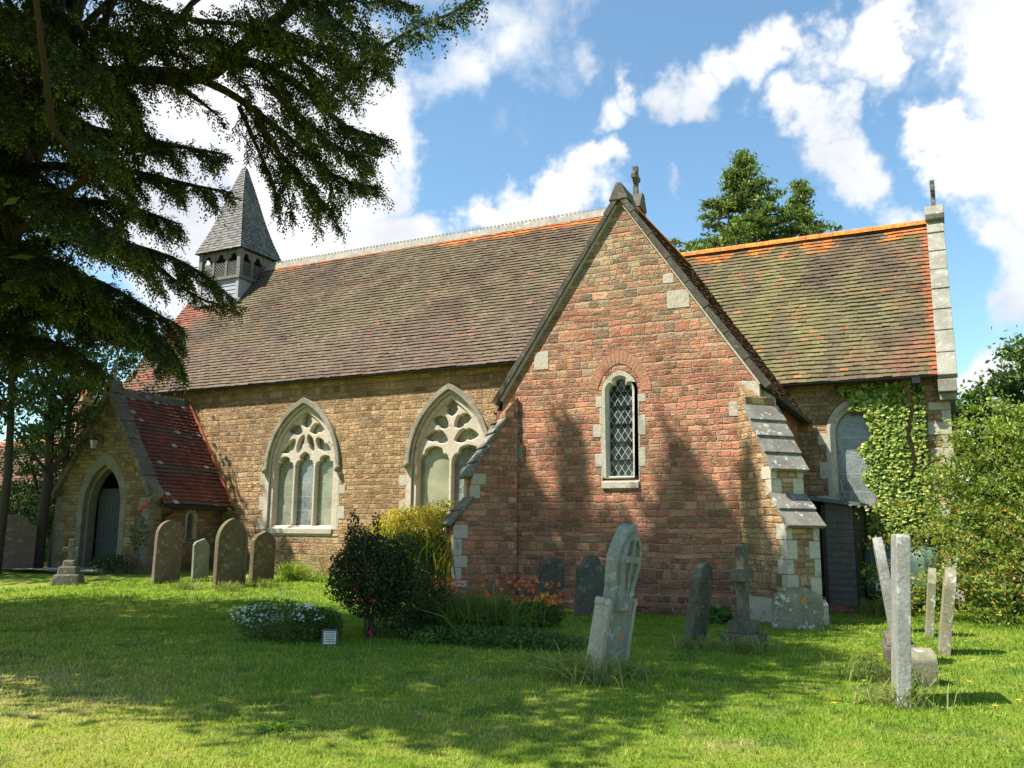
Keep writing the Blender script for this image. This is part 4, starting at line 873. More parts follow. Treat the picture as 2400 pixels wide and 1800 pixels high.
ch = MB(); ch.box((-35.4, 26.0, 4.9), (-34.6, 26.9, 7.6)); ch.box((-35.48, 25.92, 7.3), (-34.52, 26.98, 7.42)); cho = hb(ch, 'chimney', 'tan_sandstone')
cp = MB(); cp.tube([(-35.15, 26.45, 7.6), (-35.15, 26.45, 8.1)], [.15, .12], 10); cp.tube([(-34.85, 26.45, 7.6), (-34.85, 26.45, 8.0)], [.14, .12], 10); hb(cp, 'chimney_pot', 'terracotta', cho)
wdn = MB(); wdn.box((-38.5, 23.55, 1.0), (-37.3, 23.62, 2.2)); hb(wdn, 'window', 'dark_opening')
# --- foliage builders
def limbs_mesh(paths, n=7):
    mb = MB()
    for pts, r0, r1 in paths:
        k = len(pts); mb.tube(pts, [r0 + (r1 - r0) * i / (k - 1) for i in range(k)], n, cap=False)
    return mb
def wob(p, q, n=6, a=.12, sag=0.):
    p, q = np.array(p, float), np.array(q, float); L = np.linalg.norm(q - p); out = []
    for i in range(n + 1):
        t_ = i / n; e = rng.normal(size=3) * a * L * math.sin(math.pi * t_) * .4; out.append(tuple(p + (q - p) * t_ + e + np.array([0, 0, -sag * L * math.sin(math.pi * t_)])))
    return out
def clumps(centers, rad, per, L, W, flat=.5, droop=0., up=.3):
    k = len(centers); C = np.repeat(centers, per, 0); d = rng.normal(size=(k * per, 3)) * np.array([1, 1, flat]); d = d * (rng.uniform(.2, 1, (k * per, 1)) ** .6) * .55
    R = np.repeat(np.broadcast_to(rad, (k,)), per)[:, None]
    return leaf_quads(C + d * R, L, W, up=up, droop=droop)
def tree(name, label, base, H, crowns, nclump, per, L, W, cols, trunk_r=.22, bark_='bark_grey', crad=.6, group=None, limbs=10, flat=.5, shell=.55, cat='tree', split=.25, trunk_pts=None, droop=0., var=.25, keep=None, extra=None):
    base = np.array(base, float); root = empty(name, tuple(base), 0, label, cat, group)
    cc = []; tot = sum(c[3] * c[4] * c[5] for c in crowns); paths = []
    tp = trunk_pts or [tuple(base + [0, 0, -.2]), tuple(base + [rng.normal() * .15, rng.normal() * .15, H * .3]), tuple(base + [rng.normal() * .3, rng.normal() * .3, H * .62]), tuple(base + [rng.normal() * .3, rng.normal() * .3, H * .93])]
    paths.append((tp, trunk_r, trunk_r * .2))
    for c in crowns:
        k = max(4, int(nclump * c[3] * c[4] * c[5] / tot)); d = unit(rng.normal(size=(k, 3))) * (rng.uniform(shell ** 3, 1, (k, 1)) ** (1 / 3)) * np.array(c[3:6]); cc.append(base + np.array(c[:3]) + d)
    cc = np.concatenate(cc)
    if extra is not None: cc = np.concatenate([cc, extra])
    if keep is not None: cc = cc[[keep(p) for p in cc]]
    pick = cc[rng.permutation(len(cc))[:limbs]]; T_ = np.array(tp)
    for p in pick:
        h_ = p[2] - np.linalg.norm(p[:2] - base[:2]) * .7; h_ = np.clip(h_, base[2] + H * .18, base[2] + H * .85)
        i = np.searchsorted(T_[:, 2], h_); i = min(max(i, 1), len(T_) - 1); t_ = (h_ - T_[i - 1, 2]) / max(T_[i, 2] - T_[i - 1, 2], .01); st_ = T_[i - 1] + (T_[i] - T_[i - 1]) * min(max(t_, 0), 1)
        paths.append((wob(st_, p, 6, .1), trunk_r * .35, trunk_r * .06))
    mb = limbs_mesh(paths); tr_o = mb.build('trunk', bark_, root, smooth=True, origin=None); tr_o.matrix_parent_inverse = Matrix.Translation(-Vector(tuple(base)))
    V = clumps(cc, crad * rng.uniform(.6, 1.3, len(cc)), per, L, W, flat=flat, droop=droop)
    n = len(V); cl = np.repeat(rng.uniform(.72, 1.25, len(cc)), per)[:, None]
    o = np_mesh('crown', V, 4, 'leaves', np.clip(palette(n, cols, var) * cl, 0, 1), root); o.matrix_parent_inverse = Matrix.Translation(-Vector(tuple(base)))
    return root
G1 = [(.045, .085, .018), (.06, .11, .022), (.035, .07, .015), (.08, .13, .03)]
G2 = [(.19, .25, .04), (.24, .30, .05), (.13, .20, .035), (.29, .32, .07)]
GD = [(.02, .04, .012), (.028, .055, .015), (.018, .034, .012)]
GB = [(.05, .10, .05), (.07, .12, .06), (.04, .08, .035)]
# background evergreens behind the chancel roof
def pine(name, label, px, py_top, py_bot, d, wpx, seed, n):
    global rng
    rng = np.random.default_rng(seed); top = at(px, py_top, d); s = d / FPX; H = top[2] - .2; base = np.array([top[0], top[1], 0.]); root = empty(name, tuple(base), 0, label, 'tree', 'evergreens behind the chancel')
    zb = at(px, py_bot, d)[2]; Rm = wpx * s / 2; paths = [([tuple(base), tuple(base + [0, 0, H * .5]), tuple(base + [0, 0, H - .5])], .42, .07)]; cen = []
    for i in range(n):
        t_ = i / n; z_ = H - .2 - (H - zb) * 1.25 * t_ ** .9; r = Rm * min(1.0, .05 + 1.05 * t_ ** 1.05) * rng.choice([.5, .8, 1.0, 1.25]); a = rng.uniform(0, 6.283)
        e = base + [math.cos(a) * r, math.sin(a) * r, z_ + r * .12]; paths.append((wob(base + [0, 0, z_ - r * .18], e, 5, .08), .10, .02))
        k = int(3 + r * 2.6)
        for q in range(k):
            f = .35 + .65 * (q + rng.uniform(0, 1)) / k; p = base + [math.cos(a) * r * f, math.sin(a) * r * f, z_ - r * .18 * (1 - f) + r * .12 * f] + rng.normal(size=3) * [r * .14, r * .14, .18]; cen.append(p)
    cen = np.array(cen); o = limbs_mesh(paths, 6).build('trunk', 'bark_brown', root, smooth=True); o.matrix_parent_inverse = Matrix.Translation(-Vector(tuple(base)))
    V = clumps(cen, .50 * rng.uniform(.6, 1.25, len(cen)), 46, .24, .09, flat=.36, up=.5); cl = np.repeat(rng.uniform(.6, 1.45, len(cen)), 46)[:, None]
    o = np_mesh('crown', V, 4, 'leaves', palette(len(V), [(.09, .135, .035), (.13, .175, .045), (.19, .22, .055), (.055, .09, .028)]) * cl, root); o.matrix_parent_inverse = Matrix.Translation(-Vector(tuple(base)))
pine('pine_tree', 'tall bushy evergreen with ragged top behind the chancel ridge, larger of two', 1738, 345, 640, 50, 450, 3, 100)
pine('pine_tree', 'smaller evergreen with a thin spire top, right of the larger one', 1872, 415, 620, 52, 200, 4, 56)
rng = np.random.default_rng(21); random.seed(5)
# right-hand background tree and hedge
tree('ash_tree', 'rounded green tree beyond the right end of the chancel', (4.5, 31, 0), 8.2, [(0, 0, 4.8, 4.6, 3.6, 3.2), (-2.4, -1.5, 3.6, 3.0, 2.6, 2.6)], 420, 90, .19, .10, G1 + G2[:1], trunk_r=.3, crad=.8, limbs=16)
tree('oak_tree', 'dark green tree filling the far right edge behind the hedge', (7.5, 26, 0), 7.6, [(0, 0, 4.0, 4.2, 3.4, 3.6)], 380, 90, .18, .10, G1, trunk_r=.3, crad=.8, limbs=12)
tree('elder_bush', 'tall loose yellow-green shrub against the chancel corner', (1.15, 21.8, 0), 5.0, [(0, 0, 3.0, 1.45, 1.3, 1.7), (-.9, -.4, 1.8, .9, .8, .7), (1.2, 0, 3.0, 1.5, 1.2, 1.7), (.3, 0, 1.6, 1.7, 1.2, 1.0)], 400, 75, .10, .05, G2 + G2 + G1[1:2] + [(.28, .32, .06)], trunk_r=.06, crad=.42, limbs=26, cat='shrub')
tree('bramble_hedge', 'tangled bramble hedge with yellowing and orange leaves behind the mossy headstones', (1.3, 19.6, 0), 2.6, [(-1.9, .5, .9, 1.1, .7, 1.0), (-.4, 0, 1.2, 1.6, .9, 1.3), (1.2, 0, 1.4, 1.8, 1.1, 1.5), (3.0, 0, 1.6, 1.8, 1.2, 1.7), (-.2, -.6, .5, 2.0, .8, .7), (2.2, -1.2, .6, 2.0, .8, .8), (-2.2, .2, 2.0, .55, .5, .5)], 330, 60, .085, .055,
     G2 + G2 + G1[1:] + [(.34, .32, .06), (.42, .20, .04), (.30, .30, .06)], trunk_r=.04, crad=.42, limbs=60, cat='shrub', bark_='bark_brown')
tree('boundary_hedge', 'dark hedge along the far boundary on the right', (6, 34, 0), 3.4, [(-3, 0, 1.4, 4, 1.0, 1.8), (4, 0, 1.4, 4, 1.0, 1.8)], 200, 70, .20, .12, G1 + GD, trunk_r=.1, crad=.7, limbs=8, cat='hedge')
tree('laurel_bush', 'dark leafy bush low on the right edge of the lawn', (3.6, 18.4, 0), 2.6, [(0, 0, 1.3, 1.7, 1.3, 1.4)], 120, 60, .10, .05, G1, trunk_r=.05, crad=.5, limbs=14, cat='shrub')
# left-hand trees
def lt_base(px, py): p = ground_at(px, py); return (p[0], p[1], p[2])
def slender(label, px0, px1, pyt, d, r, nc, cz, seed, cols=G1 + GB):
    global rng
    rng = np.random.default_rng(seed); b_ = at(px0, 1325, d); b_[2] = float(hgt(b_[0], b_[1])); t_ = at(px1, pyt, d + .5); H = t_[2] - b_[2]
    tp = [tuple(b_ + [0, 0, -.2]), tuple(b_ + (t_ - b_) * .33 + [.15, 0, 0]), tuple(b_ + (t_ - b_) * .66 + [-.1, 0, 0]), tuple(t_)]
    off = (t_ - b_)
    tree('sycamore_tree', label, tuple(b_), H, [(off[0] * .75, off[1] * .75, H * .80, 2.5, 2.4, H * .26), (off[0] * .5, off[1] * .5, H * .55, 2.0, 1.9, H * .16)], nc, 46, .15, .09, cols, trunk_r=r, crad=.62, limbs=22, group='slender trees left of the porch', trunk_pts=tp, bark_='bark_grey')
slender('slender tree with the thickest dark trunk, second from the left edge', 85, 150, 700, 27.5, .20, 100, 0, 31)
slender('slender leaning tree nearest the porch gable', 118, 200, 680, 29, .16, 85, 0, 32)
slender('slender tree leaning right at the left edge of the photo', -10, 60, 640, 26, .17, 90, 0, 33)
rng = np.random.default_rng(41)
tree('holly_bush', 'dense dark evergreen bush behind the left slope of the porch', (-29.6, 24.5, .3), 7.5, [(0, 0, 4.0, 2.2, 2.0, 3.0), (-1.5, -1, 2.2, 2.0, 1.6, 2.0), (1.2, .5, 5.2, 1.6, 1.4, 1.5)], 200, 60, .13, .08, GD + G1[:1], trunk_r=.16, crad=.6, limbs=10, cat='bush')
tree('hedge_bush', 'low green undergrowth between the left tree trunks', (-31.0, 21.4, .3), 3.2, [(0, 0, 1.2, 2.6, 1.2, 1.4), (-3.0, -1, 1.3, 2.4, 1.2, 1.5), (1.8, .4, .9, 1.0, .8, .8), (-1.0, -1.2, .7, 2.6, .7, .7)], 270, 60, .13, .07, GD + G1, trunk_r=.05, crad=.5, limbs=10, cat='bush')
tree('evergreen_bush', 'tall dark evergreen filling the gap under the yew at the far left', (-32.6, 23.2, .3), 6.5, [(0, 0, 3.0, 2.4, 1.6, 3.0)], 170, 60, .13, .08, GD, trunk_r=.12, crad=.6, limbs=8, cat='bush')
tree('background_tree', 'hazy green tree far behind the left trunks', (-45, 36, 0), 11, [(0, 0, 7, 5, 4, 4.2)], 150, 50, .26, .15, G1 + GB, trunk_r=.3, crad=1.2, limbs=10)
tree('boundary_bush', 'leafy bush filling the left edge under the yew', (-35.2, 20.0, .3), 5.5, [(0, 0, 2.8, 2.6, 1.8, 2.6)], 130, 50, .14, .08, G1 + GB, trunk_r=.08, crad=.6, limbs=10, cat='bush')
# trees up-sun, outside the frame, added so their shade falls on the porch
def offframe(p):
    q = proj(p); return not (q[2] > 0 and -60 < q[0] < 2460 and -60 < q[1] < 1860)
lx_ = []
for _ in range(330):
    q = rng.random(); t_ = rng.uniform(6.5, 12); tgt = np.array([rng.uniform(-26.2, -20.9), 18.7, rng.uniform(0, 6.2)]) if q < .6 else np.array([rng.uniform(-36, -25.5), rng.uniform(18.5, 22), rng.uniform(0, 4.)]) if q < .85 else np.array([-21.4, rng.uniform(18.7, 21.5), rng.uniform(2.5, 6.)])
    lx_.append(tgt + t_ * np.array([-.49, -.46, 1.]))  # clumps set along the sun's rays so the porch is shaded
tree('lime_tree', 'large lime tree on the boundary left of the porch', (-31.5, 13.8, .3), 16, [(3.2, .4, 10.6, 3.6, 3.4, 4.2), (1.5, 1.0, 7.2, 3.2, 3.0, 3.2), (4.6, 2.6, 13.0, 2.6, 2.4, 2.2)], 160, 42, .30, .18, G1, trunk_r=.35, crad=.95, limbs=12, keep=offframe, extra=np.array(lx_))
# --- the yew
rng = np.random.default_rng(77); random.seed(77)
YB = np.array([-15.2, 8.6, 0.])
yew = empty('yew_tree', tuple(YB), 0, 'old dark yew with drooping boughs overhanging the lawn from the left', 'tree')
def bough(pts, n=14):
    P_ = np.array([at(*p) for p in pts]); t_ = np.linspace(0, len(P_) - 1, n); out = []
    for q in t_:
        i = int(min(q, len(P_) - 2)); f = q - i; p0, p1, p2, p3 = P_[max(i - 1, 0)], P_[i], P_[i + 1], P_[min(i + 2, len(P_) - 1)]
        out.append(.5 * ((2 * p1) + (-p0 + p2) * f + (2 * p0 - 5 * p1 + 4 * p2 - p3) * f * f + (-p0 + 3 * p1 - 3 * p2 + p3) * f ** 3))
    return np.array(out)
BO = [  # (points px,py,depth), r0, r1, foliage start fraction, twig length, density
 ([(-420, 420, 15), (-100, 260, 14.5), (150, 190, 14), (330, 175, 13.6), (470, 180, 13.4), (560, 115, 13), (680, 20, 12.6), (800, -120, 12)], .20, .07, .45, .7, .7),
 ([(450, 180, 13.4), (560, 145, 13.4), (640, 165, 13.5), (720, 215, 13.6), (800, 290, 13.6), (860, 315, 13.4), (912, 330, 13.2)], .10, .015, .2, .75, 1.2),
 ([(640, 165, 13.5), (700, 120, 13.2), (770, 110, 13), (830, 150, 12.8)], .05, .01, .1, .8, 1.1),
 ([(470, 185, 13.4), (550, 225, 13.5), (650, 300, 13.7), (730, 370, 13.8), (800, 420, 13.8), (885, 440, 13.6)], .07, .012, .2, .75, 1.2),
 ([(600, 265, 13.6), (640, 340, 13.8), (690, 400, 13.9), (740, 455, 13.9), (775, 490, 13.9)], .05, .01, .15, .65, 1.1),
 ([(560, 250, 13.5), (600, 340, 14), (640, 430, 14), (655, 500, 14)], .04, .01, .2, .4, .9),
 ([(620, 200, 13), (700, 270, 13), (770, 330, 13), (830, 360, 13), (880, 350, 13)], .04, .01, .1, .55, 1.1),
 ([(560, 60, 12.6), (640, 100, 12.6), (720, 160, 12.6), (760, 230, 12.6)], .04, .01, .0, .6, 1.1),
 ([(770, 230, 11.5), (830, 165, 11), (900, 110, 10.6), (980, 62, 10.2), (1060, 30, 9.9), (1112, -5, 9.7)], .035, .01, .05, .40, 1.3),
 ([(700, -60, 12), (770, 40, 11.8), (850, 90, 11.5), (900, 130, 11.3)], .05, .01, .0, .6, 1.2),
 ([(500, -120, 12.5), (640, -20, 12.2), (760, 10, 12), (880, -10, 11.6), (980, 20, 11.2)], .06, .01, .1, .5, 1.),
 ([(200, -100, 12.5), (350, 20, 12.4), (480, 50, 12.3), (600, 60, 12.2), (720, 90, 12.1)], .06, .01, .05, .75, 1.3),
 ([(0, -80, 13), (150, 40, 12.8), (300, 90, 12.6), (420, 100, 12.5), (520, 90, 12.4)], .07, .01, .05, .75, 1.3),
 ([(-300, 200, 14), (-50, 120, 13.5), (120, 110, 13.2), (250, 170, 13), (330, 240, 13)], .10, .012, .2, .8, 1.2),
 ([(-300, 380, 14.5), (-40, 300, 14), (130, 290, 13.6), (300, 320, 13.4), (430, 345, 13.2), (530, 362, 13)], .11, .012, .2, .55, 1.2),
 ([(-300, 480, 15), (0, 400, 14.4), (180, 390, 14), (320, 405, 13.7), (430, 430, 13.5), (545, 452, 13.3)], .10, .012, .2, .50, 1.2),
 ([(-300, 600, 15.2), (0, 500, 14.8), (160, 470, 14.4), (280, 480, 14), (350, 500, 13.8), (420, 525, 13.6)], .09, .012, .2, .5, 1.2),
 ([(-300, 720, 15.5), (-20, 600, 15), (130, 560, 14.6), (280, 570, 14.3), (390, 600, 14), (470, 640, 13.8), (545, 700, 13.7)], .09, .012, .2, .45, 1.2),
 ([(330, 590, 14.2), (400, 650, 14), (470, 700, 13.9), (560, 722, 13.8)], .04, .01, .1, .28, .8),
 ([(-300, 820, 15.6), (-20, 690, 15.2), (120, 640, 15), (230, 660, 14.8), (340, 720, 14.6), (430, 770, 14.5)], .08, .012, .2, .6, 1.2),
 ([(-300, 900, 15), (-40, 800, 14.6), (60, 790, 14.4), (150, 810, 14.3), (230, 860, 14.2)], .06, .012, .2, .6, 1.2),
 ([(200, 700, 14.6), (290, 740, 14.5), (360, 780, 14.4), (410, 830, 14.3)], .05, .012, .1, .5, 1.1),
 ([(-300, 700, 14), (-60, 660, 13.6), (60, 660, 13.4), (180, 700, 13.3), (260, 750, 13.2)], .06, .012, .2, .6, 1.2),
 ([(-300, 860, 15.6), (-40, 760, 15.3), (80, 720, 15.1), (180, 740, 15), (290, 790, 14.9)], .07, .012, .2, .6, 1.1),
 ([(-200, 480, 13), (30, 440, 12.6), (150, 470, 12.4), (260, 540, 12.2), (330, 590, 12.1)], .06, .01, .1, .7, 1.2),
 ([(-200, 250, 12.5), (0, 200, 12), (100, 230, 11.8), (200, 290, 11.7), (280, 370, 11.6)], .06, .01, .1, .8, 1.2),
 ([(-200, 620, 13.5), (0, 580, 13.2), (100, 600, 13), (190, 640, 12.9)], .05, .01, .1, .7, 1.2),
 ([(-100, 0, 12), (60, 40, 11.6), (170, 110, 11.4), (230, 180, 11.3)], .05, .01, .0, .8, 1.2),
]
tw_s, tw_d, tw_l, tw_c = [], [], [], []; paths = []
def addtwigs(P_, f0, tl, dens):
    """secondary shoots along a bough, each with hanging sprays"""
    seg = np.linalg.norm(np.diff(P_, axis=0), axis=1); L = seg.sum(); cum = np.concatenate([[0], np.cumsum(seg)]); n = int(L * (1 - f0) * 8.5 * dens)
    nb_ = int(L * (1 - f0) * 85 * dens)
    for k in range(nb_):           # foliage clothing the bough itself
        s = min(f0 + (1 - f0) * (k + rng.uniform(0, 1)) / nb_, .999); q = s * L; i = max(min(np.searchsorted(cum, q) - 1, len(seg) - 1), 0); d = unit(P_[i + 1] - P_[i]); side = unit(np.cross(d, [0, 0, 1.])); sp_r = (.30 * tl / .6) * (1.1 - s)
        p = P_[i] + (P_[i + 1] - P_[i]) * ((q - cum[i]) / seg[i]) + side * rng.normal() * sp_r + np.array([0, 0, rng.normal() * .05 - .03])
        tw_s.append(p); tw_d.append(unit(d * rng.uniform(.3, 1.) + side * rng.normal() * .5 + np.array([0, 0, rng.uniform(-.7, .25)]))); tw_l.append(rng.uniform(.10, .24)); tw_c.append(rng.uniform(.7, 1.4))
    for k in range(n):
        s = f0 + (1 - f0) * (k + rng.uniform(0, 1)) / n; q = s * L; i = min(np.searchsorted(cum, q) - 1, len(seg) - 1); i = max(i, 0); p = P_[i] + (P_[i + 1] - P_[i]) * ((q - cum[i]) / seg[i]); d = unit(P_[i + 1] - P_[i])
        side = unit(np.cross(d, [0, 0, 1.])) * (1 if rng.random() < .5 else -1); v = unit(d * rng.uniform(.3, 1.) + side * rng.uniform(.4, 1.) + np.array([0, 0, rng.uniform(-.35, .25)]))
        l_ = tl * rng.uniform(.4, 1.15) * (1.0 - .55 * s); m_ = max(3, int(l_ / .050)); br = rng.uniform(.75, 1.3)
        if k % 3 == 0: paths.append(([tuple(p), tuple(p + v * l_ * .5 - np.array([0, 0, .03])), tuple(p + v * l_ - np.array([0, 0, .16 * l_]))], .010, .003))
        for j in range(m_):
            f = (j + .5) / m_; tw_s.append(p + v * l_ * f + np.array([0, 0, -.16 * l_ * f * f])); sd_ = unit(np.cross(v, [0, 0, 1.])) * (1 if j % 2 else -1)
            tw_d.append(unit(v * rng.uniform(.1, .6) + sd_ * rng.uniform(.0, .55) + np.array([0, 0, -rng.uniform(.8, 1.8)]))); tw_l.append(rng.uniform(.14, .42) * (1.15 - .5 * f)); tw_c.append(br)
for pts, r0, r1, f0, tl, dens in BO:
    P_ = bough(pts); paths.append(([tuple(p) for p in P_], r0, r1)); addtwigs(P_, f0, tl, dens)
    if tl < .42: continue
    nsub = 9 if pts[-1][0] < 620 else 4
    for k in range(nsub):          # side boughs
        q = f0 + (1 - f0) * (k + rng.uniform(0, 1)) / nsub; i = int(q * (len(P_) - 2)); p = P_[i]; d = unit(P_[i + 1] - P_[i]); sd_ = unit(np.cross(d, [0, 0, 1.])) * (1 if k % 2 else -1)
        v = unit(d * rng.uniform(.5, 1.1) + sd_ * rng.uniform(.5, 1.1) + np.array([0, 0, rng.uniform(-.45, .10)])); l_ = tl * rng.uniform(1.2, 2.2) * (1.1 - .6 * q)
        dens_s = dens * (1.15 if pts[-1][0] < 620 else .85)
        sub = np.array([p + v * l_ * t_ + np.array([0, 0, -.22 * l_ * t_ * t_]) for t_ in np.linspace(0, 1, 6)]); paths.append(([tuple(a) for a in sub], r1 + .012, .005)); addtwigs(sub, .1, tl * .55, dens_s)
# crown outside the frame: boughs radiating from the trunk, upward leaders
paths.append(([tuple(YB + [0, 0, -.3]), tuple(YB + [0, 0, 2.5]), tuple(YB + [.3, .3, 6]), tuple(YB + [.6, .8, 11]), tuple(YB + [.9, 1.6, 16.5])], .62, .10))
S = np.array(tw_s); D = np.array(tw_d); LL = np.array(tw_l); CB = np.array(tw_c); K = 7
def expand(S, D, LL, CB, K, ll, lw):
    n = len(S); out = []; cl = []
    side = unit(np.cross(D, rng.normal(size=(n, 3)))); nn = unit(np.cross(D, side))
    for i in range(K):
        f = (i + .5) / K; sgn = 1 if i % 2 else -1; c = S + D * (LL * f)[:, None] + np.array([0, 0, -1.]) * (.12 * LL * f * f)[:, None]
        a = unit(D * .9 + side * sgn * .65 + rng.normal(size=(n, 3)) * .18); b_ = unit(np.cross(a, nn)); l_ = ll * (1.1 - .45 * f) * rng.uniform(.7, 1.25, (n, 1)); w_ = lw * rng.uniform(.7, 1.3, (n, 1))
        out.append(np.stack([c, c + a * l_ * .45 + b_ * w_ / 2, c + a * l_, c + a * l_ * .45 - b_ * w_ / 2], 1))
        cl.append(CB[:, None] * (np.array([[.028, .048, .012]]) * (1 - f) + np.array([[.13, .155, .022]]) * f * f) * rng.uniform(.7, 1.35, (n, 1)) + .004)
    return np.concatenate(out), np.concatenate(cl)
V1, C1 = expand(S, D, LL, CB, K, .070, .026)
# off-frame crown in coarser sprays
def shadowspot(p):      # ground point its shade falls on
    return p[0] + .5 * p[2], p[1] + .38 * p[2]
cen = []
while len(cen) < 1500:
    z_ = rng.uniform(3.5, 19.5); R_c = 7.6 * min(1, ((20.3 - z_) / 9.5) ** .8) * min(1, (z_ / 5.5)); a = rng.uniform(0, 6.283); r = R_c * rng.uniform(.35, 1) ** .7
    p = YB + np.array([math.cos(a) * r + .06 * z_, math.sin(a) * r * .9 + .10 * z_, z_])
    q = proj(p)
    if q[2] > .5 and -260 < q[0] < 2700 and -300 < q[1] < 1950: continue
    if q[2] < 4 or np.linalg.norm(p[:2]) < 4.5: continue
    cen.append(p)
cen = np.array(cen); V2 = clumps(cen, 1.0 * rng.uniform(.6, 1.3, len(cen)), 52, .32, .12, flat=.38, droop=.35, up=.2)
C2 = palette(len(V2), [(.03, .055, .014), (.045, .07, .016), (.07, .095, .02)])
def shades_church(p):
    for Y_, x0, x1, zl in ((17.9, -9.6, -2.6, 3.3), (21.6, -20.5, -9.4, .5)):
        t_ = (Y_ - p[1]) / .46; x_, z_ = p[0] + .49 * t_, p[2] - t_
        if t_ > 0 and x0 < x_ < x1 and z_ > zl - .9: return True
    return False
reach = []  # unseen clumps added to the crown so their shade covers the lawn
while len(reach) < 190:
    gx, gy, h_ = rng.uniform(-8, -1.5), rng.uniform(6.3, 14), rng.uniform(7.5, 13)
    if gx > -2.8 + (gy - 6.3) * .22 or gy > 17 + gx: continue
    p = np.array([gx - .49 * h_, gy - .46 * h_, h_]); q = proj(p)
    if q[2] > 0 and q[1] > -300: continue
    reach.append(p)
cen = list(cen) + reach
def shades_gable(p):
    t_ = (17.9 - p[1]) / .46; x_, z_ = p[0] + .49 * t_, p[2] - t_
    return t_ > 0 and -11 < x_ < -1.2 and z_ > -.8
cen = [p for p in cen if not (shades_gable(p) and rng.random() < .96)]
cen = np.array([p for p in cen if not shades_church(p)]); V2 = clumps(cen, 1.0 * rng.uniform(.6, 1.3, len(cen)), 52, .32, .12, flat=.38, droop=.35, up=.2)
C2 = palette(len(V2), [(.03, .055, .014), (.045, .07, .016), (.07, .095, .02)])
fill = []
while len(fill) < 190:        # inner foliage of the near side of the crown
    px, py = rng.uniform(-60, 520), rng.uniform(-40, 860)
    if px > 330 - .18 * py + 60 * math.sin(py * .02) or rng.random() < .12: continue
    fill.append(at(px, py, rng.uniform(14.8, 16.8)))
fill = np.array(fill); V4 = clumps(fill, .62 * rng.uniform(.6, 1.3, len(fill)), 90, .12, .034, flat=.40, droop=.6, up=.2); C4_ = palette(len(V4), [(.022, .04, .012), (.035, .055, .014), (.055, .08, .018)])
# spire-like leaders at the top
lead = []
for (tx, tz, hh_, dist_) in [(-7.5, 3.9, 4.0, 13), (-8.5, 2.7, 3.0, 13.5), (-4.9, 3.3, 3.4, 13), (-4.1, 2.0, 2.4, 14), (-6.2, 1.7, 2.2, 13.5), (-9.3, 2.0, 2.4, 14), (-3.2, 2.4, 2.8, 14), (-8.0, 1.2, 1.8, 14.5), (-5.5, 1.1, 1.6, 13)]:
    # a leader whose shade tip falls at x=tx, height tz on the gable
    lz_ = tz + dist_ / .46 * .52; t_ = lz_ - tz; top = np.array([tx - .49 * t_, GY - .46 * t_, lz_]) - YB; lx, ly, lz = top[0], top[1], top[2] - hh_
    for k in range(60): f = rng.uniform(0, 1); lead.append(YB + np.array([lx, ly, lz + hh_ * f]) + rng.normal(size=3) * [.30 * (1.10 - f), .30 * (1.10 - f), .1])
    paths.append(([tuple(YB + [.7, 1.2, 12.0]), tuple(YB + [lx, ly, lz]), tuple(YB + [lx, ly, lz + hh_])], .09, .02))
lead = np.array(lead); V3 = clumps(lead, .30, 34, .20, .07, flat=.7, up=.2); C3 = palette(len(V3), [(.04, .065, .016), (.06, .09, .02)])
for p in cen[rng.permutation(len(cen))[:70]]:
    paths.append((wob(YB + [.05 * p[2], .08 * p[2], max(2.2, p[2] * .75 - 1)], p, 6, .07), .09, .015))
for (pts, r0, r1, *_r) in BO:
    p = at(*pts[0])
    if pts[0][0] < -50: paths.append((wob(YB + [0, 0, max(2.4, p[2] - 2.5)], p, 5, .05), r0 * 1.3, r0))
o = limbs_mesh(paths, 7).build('trunk', 'bark_dark', yew, smooth=True); o.matrix_parent_inverse = Matrix.Translation(-Vector(tuple(YB)))
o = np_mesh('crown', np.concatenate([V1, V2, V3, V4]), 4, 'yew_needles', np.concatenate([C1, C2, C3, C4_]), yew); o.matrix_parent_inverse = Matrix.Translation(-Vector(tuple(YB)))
print('yew leaves', len(V1), len(V2))
# --- ivy on the chancel wall
rng = np.random.default_rng(5); random.seed(5)
ivy = empty('ivy', (-1.2, CY - .1, 0), 0, 'bright green ivy climbing the chancel wall beside the drainpipe', 'ivy')
n = 6800; pts = []
while len(pts) < n:
    x = rng.uniform(-2.35, -.38); z_ = rng.uniform(1.7, 5.35)
    lft = -1.78 + .16 * math.sin(z_ * 3.1) + .10 * math.sin(z_ * 7.7 + 1) - (.42 if z_ > 4.7 else 0) + (.10 if 3.2 < z_ < 4.2 else 0)
    gap = abs(x + .70 + .05 * math.sin(z_ * 5)) < .07 and z_ > 3.0
    if x < lft or gap or (x > -.62 and rng.random() < .45): continue
    pts.append((x, CY - .05 - rng.uniform(0, .14), z_))
P_ = np.array(pts); nrm = unit(np.array([[0, -1., .55]]) + rng.normal(size=(n, 3)) * .35); dn = unit(np.cross(nrm, np.cross([[0, 0, -1.]], nrm)) * -1 + rng.normal(size=(n, 3)) * .25); sd_ = unit(np.cross(nrm, dn)); Lf = rng.uniform(.04, .095, (n, 1))
Vi = np.stack([P_ + dn * -Lf * .5, P_ + sd_ * Lf * .62 - dn * Lf * .1, P_ + dn * Lf * .75, P_ - sd_ * Lf * .62 - dn * Lf * .1], 1)
ci = palette(n, [(.20, .29, .04), (.28, .37, .05), (.42, .47, .10), (.55, .55, .20), (.12, .20, .03), (.06, .11, .02)])
o = np_mesh('leaves', Vi, 4, 'leaves', ci, ivy); o.matrix_parent_inverse = Matrix.Translation(-Vector((-1.2, CY - .1, 0)))
mb = MB()
for k in range(9): x0 = -1.6 + k * .13; mb.tube(wob((x0, CY - .02, 0), (x0 + rng.normal() * .2, CY - .03, 4.6), 9, .02), .012, 5)
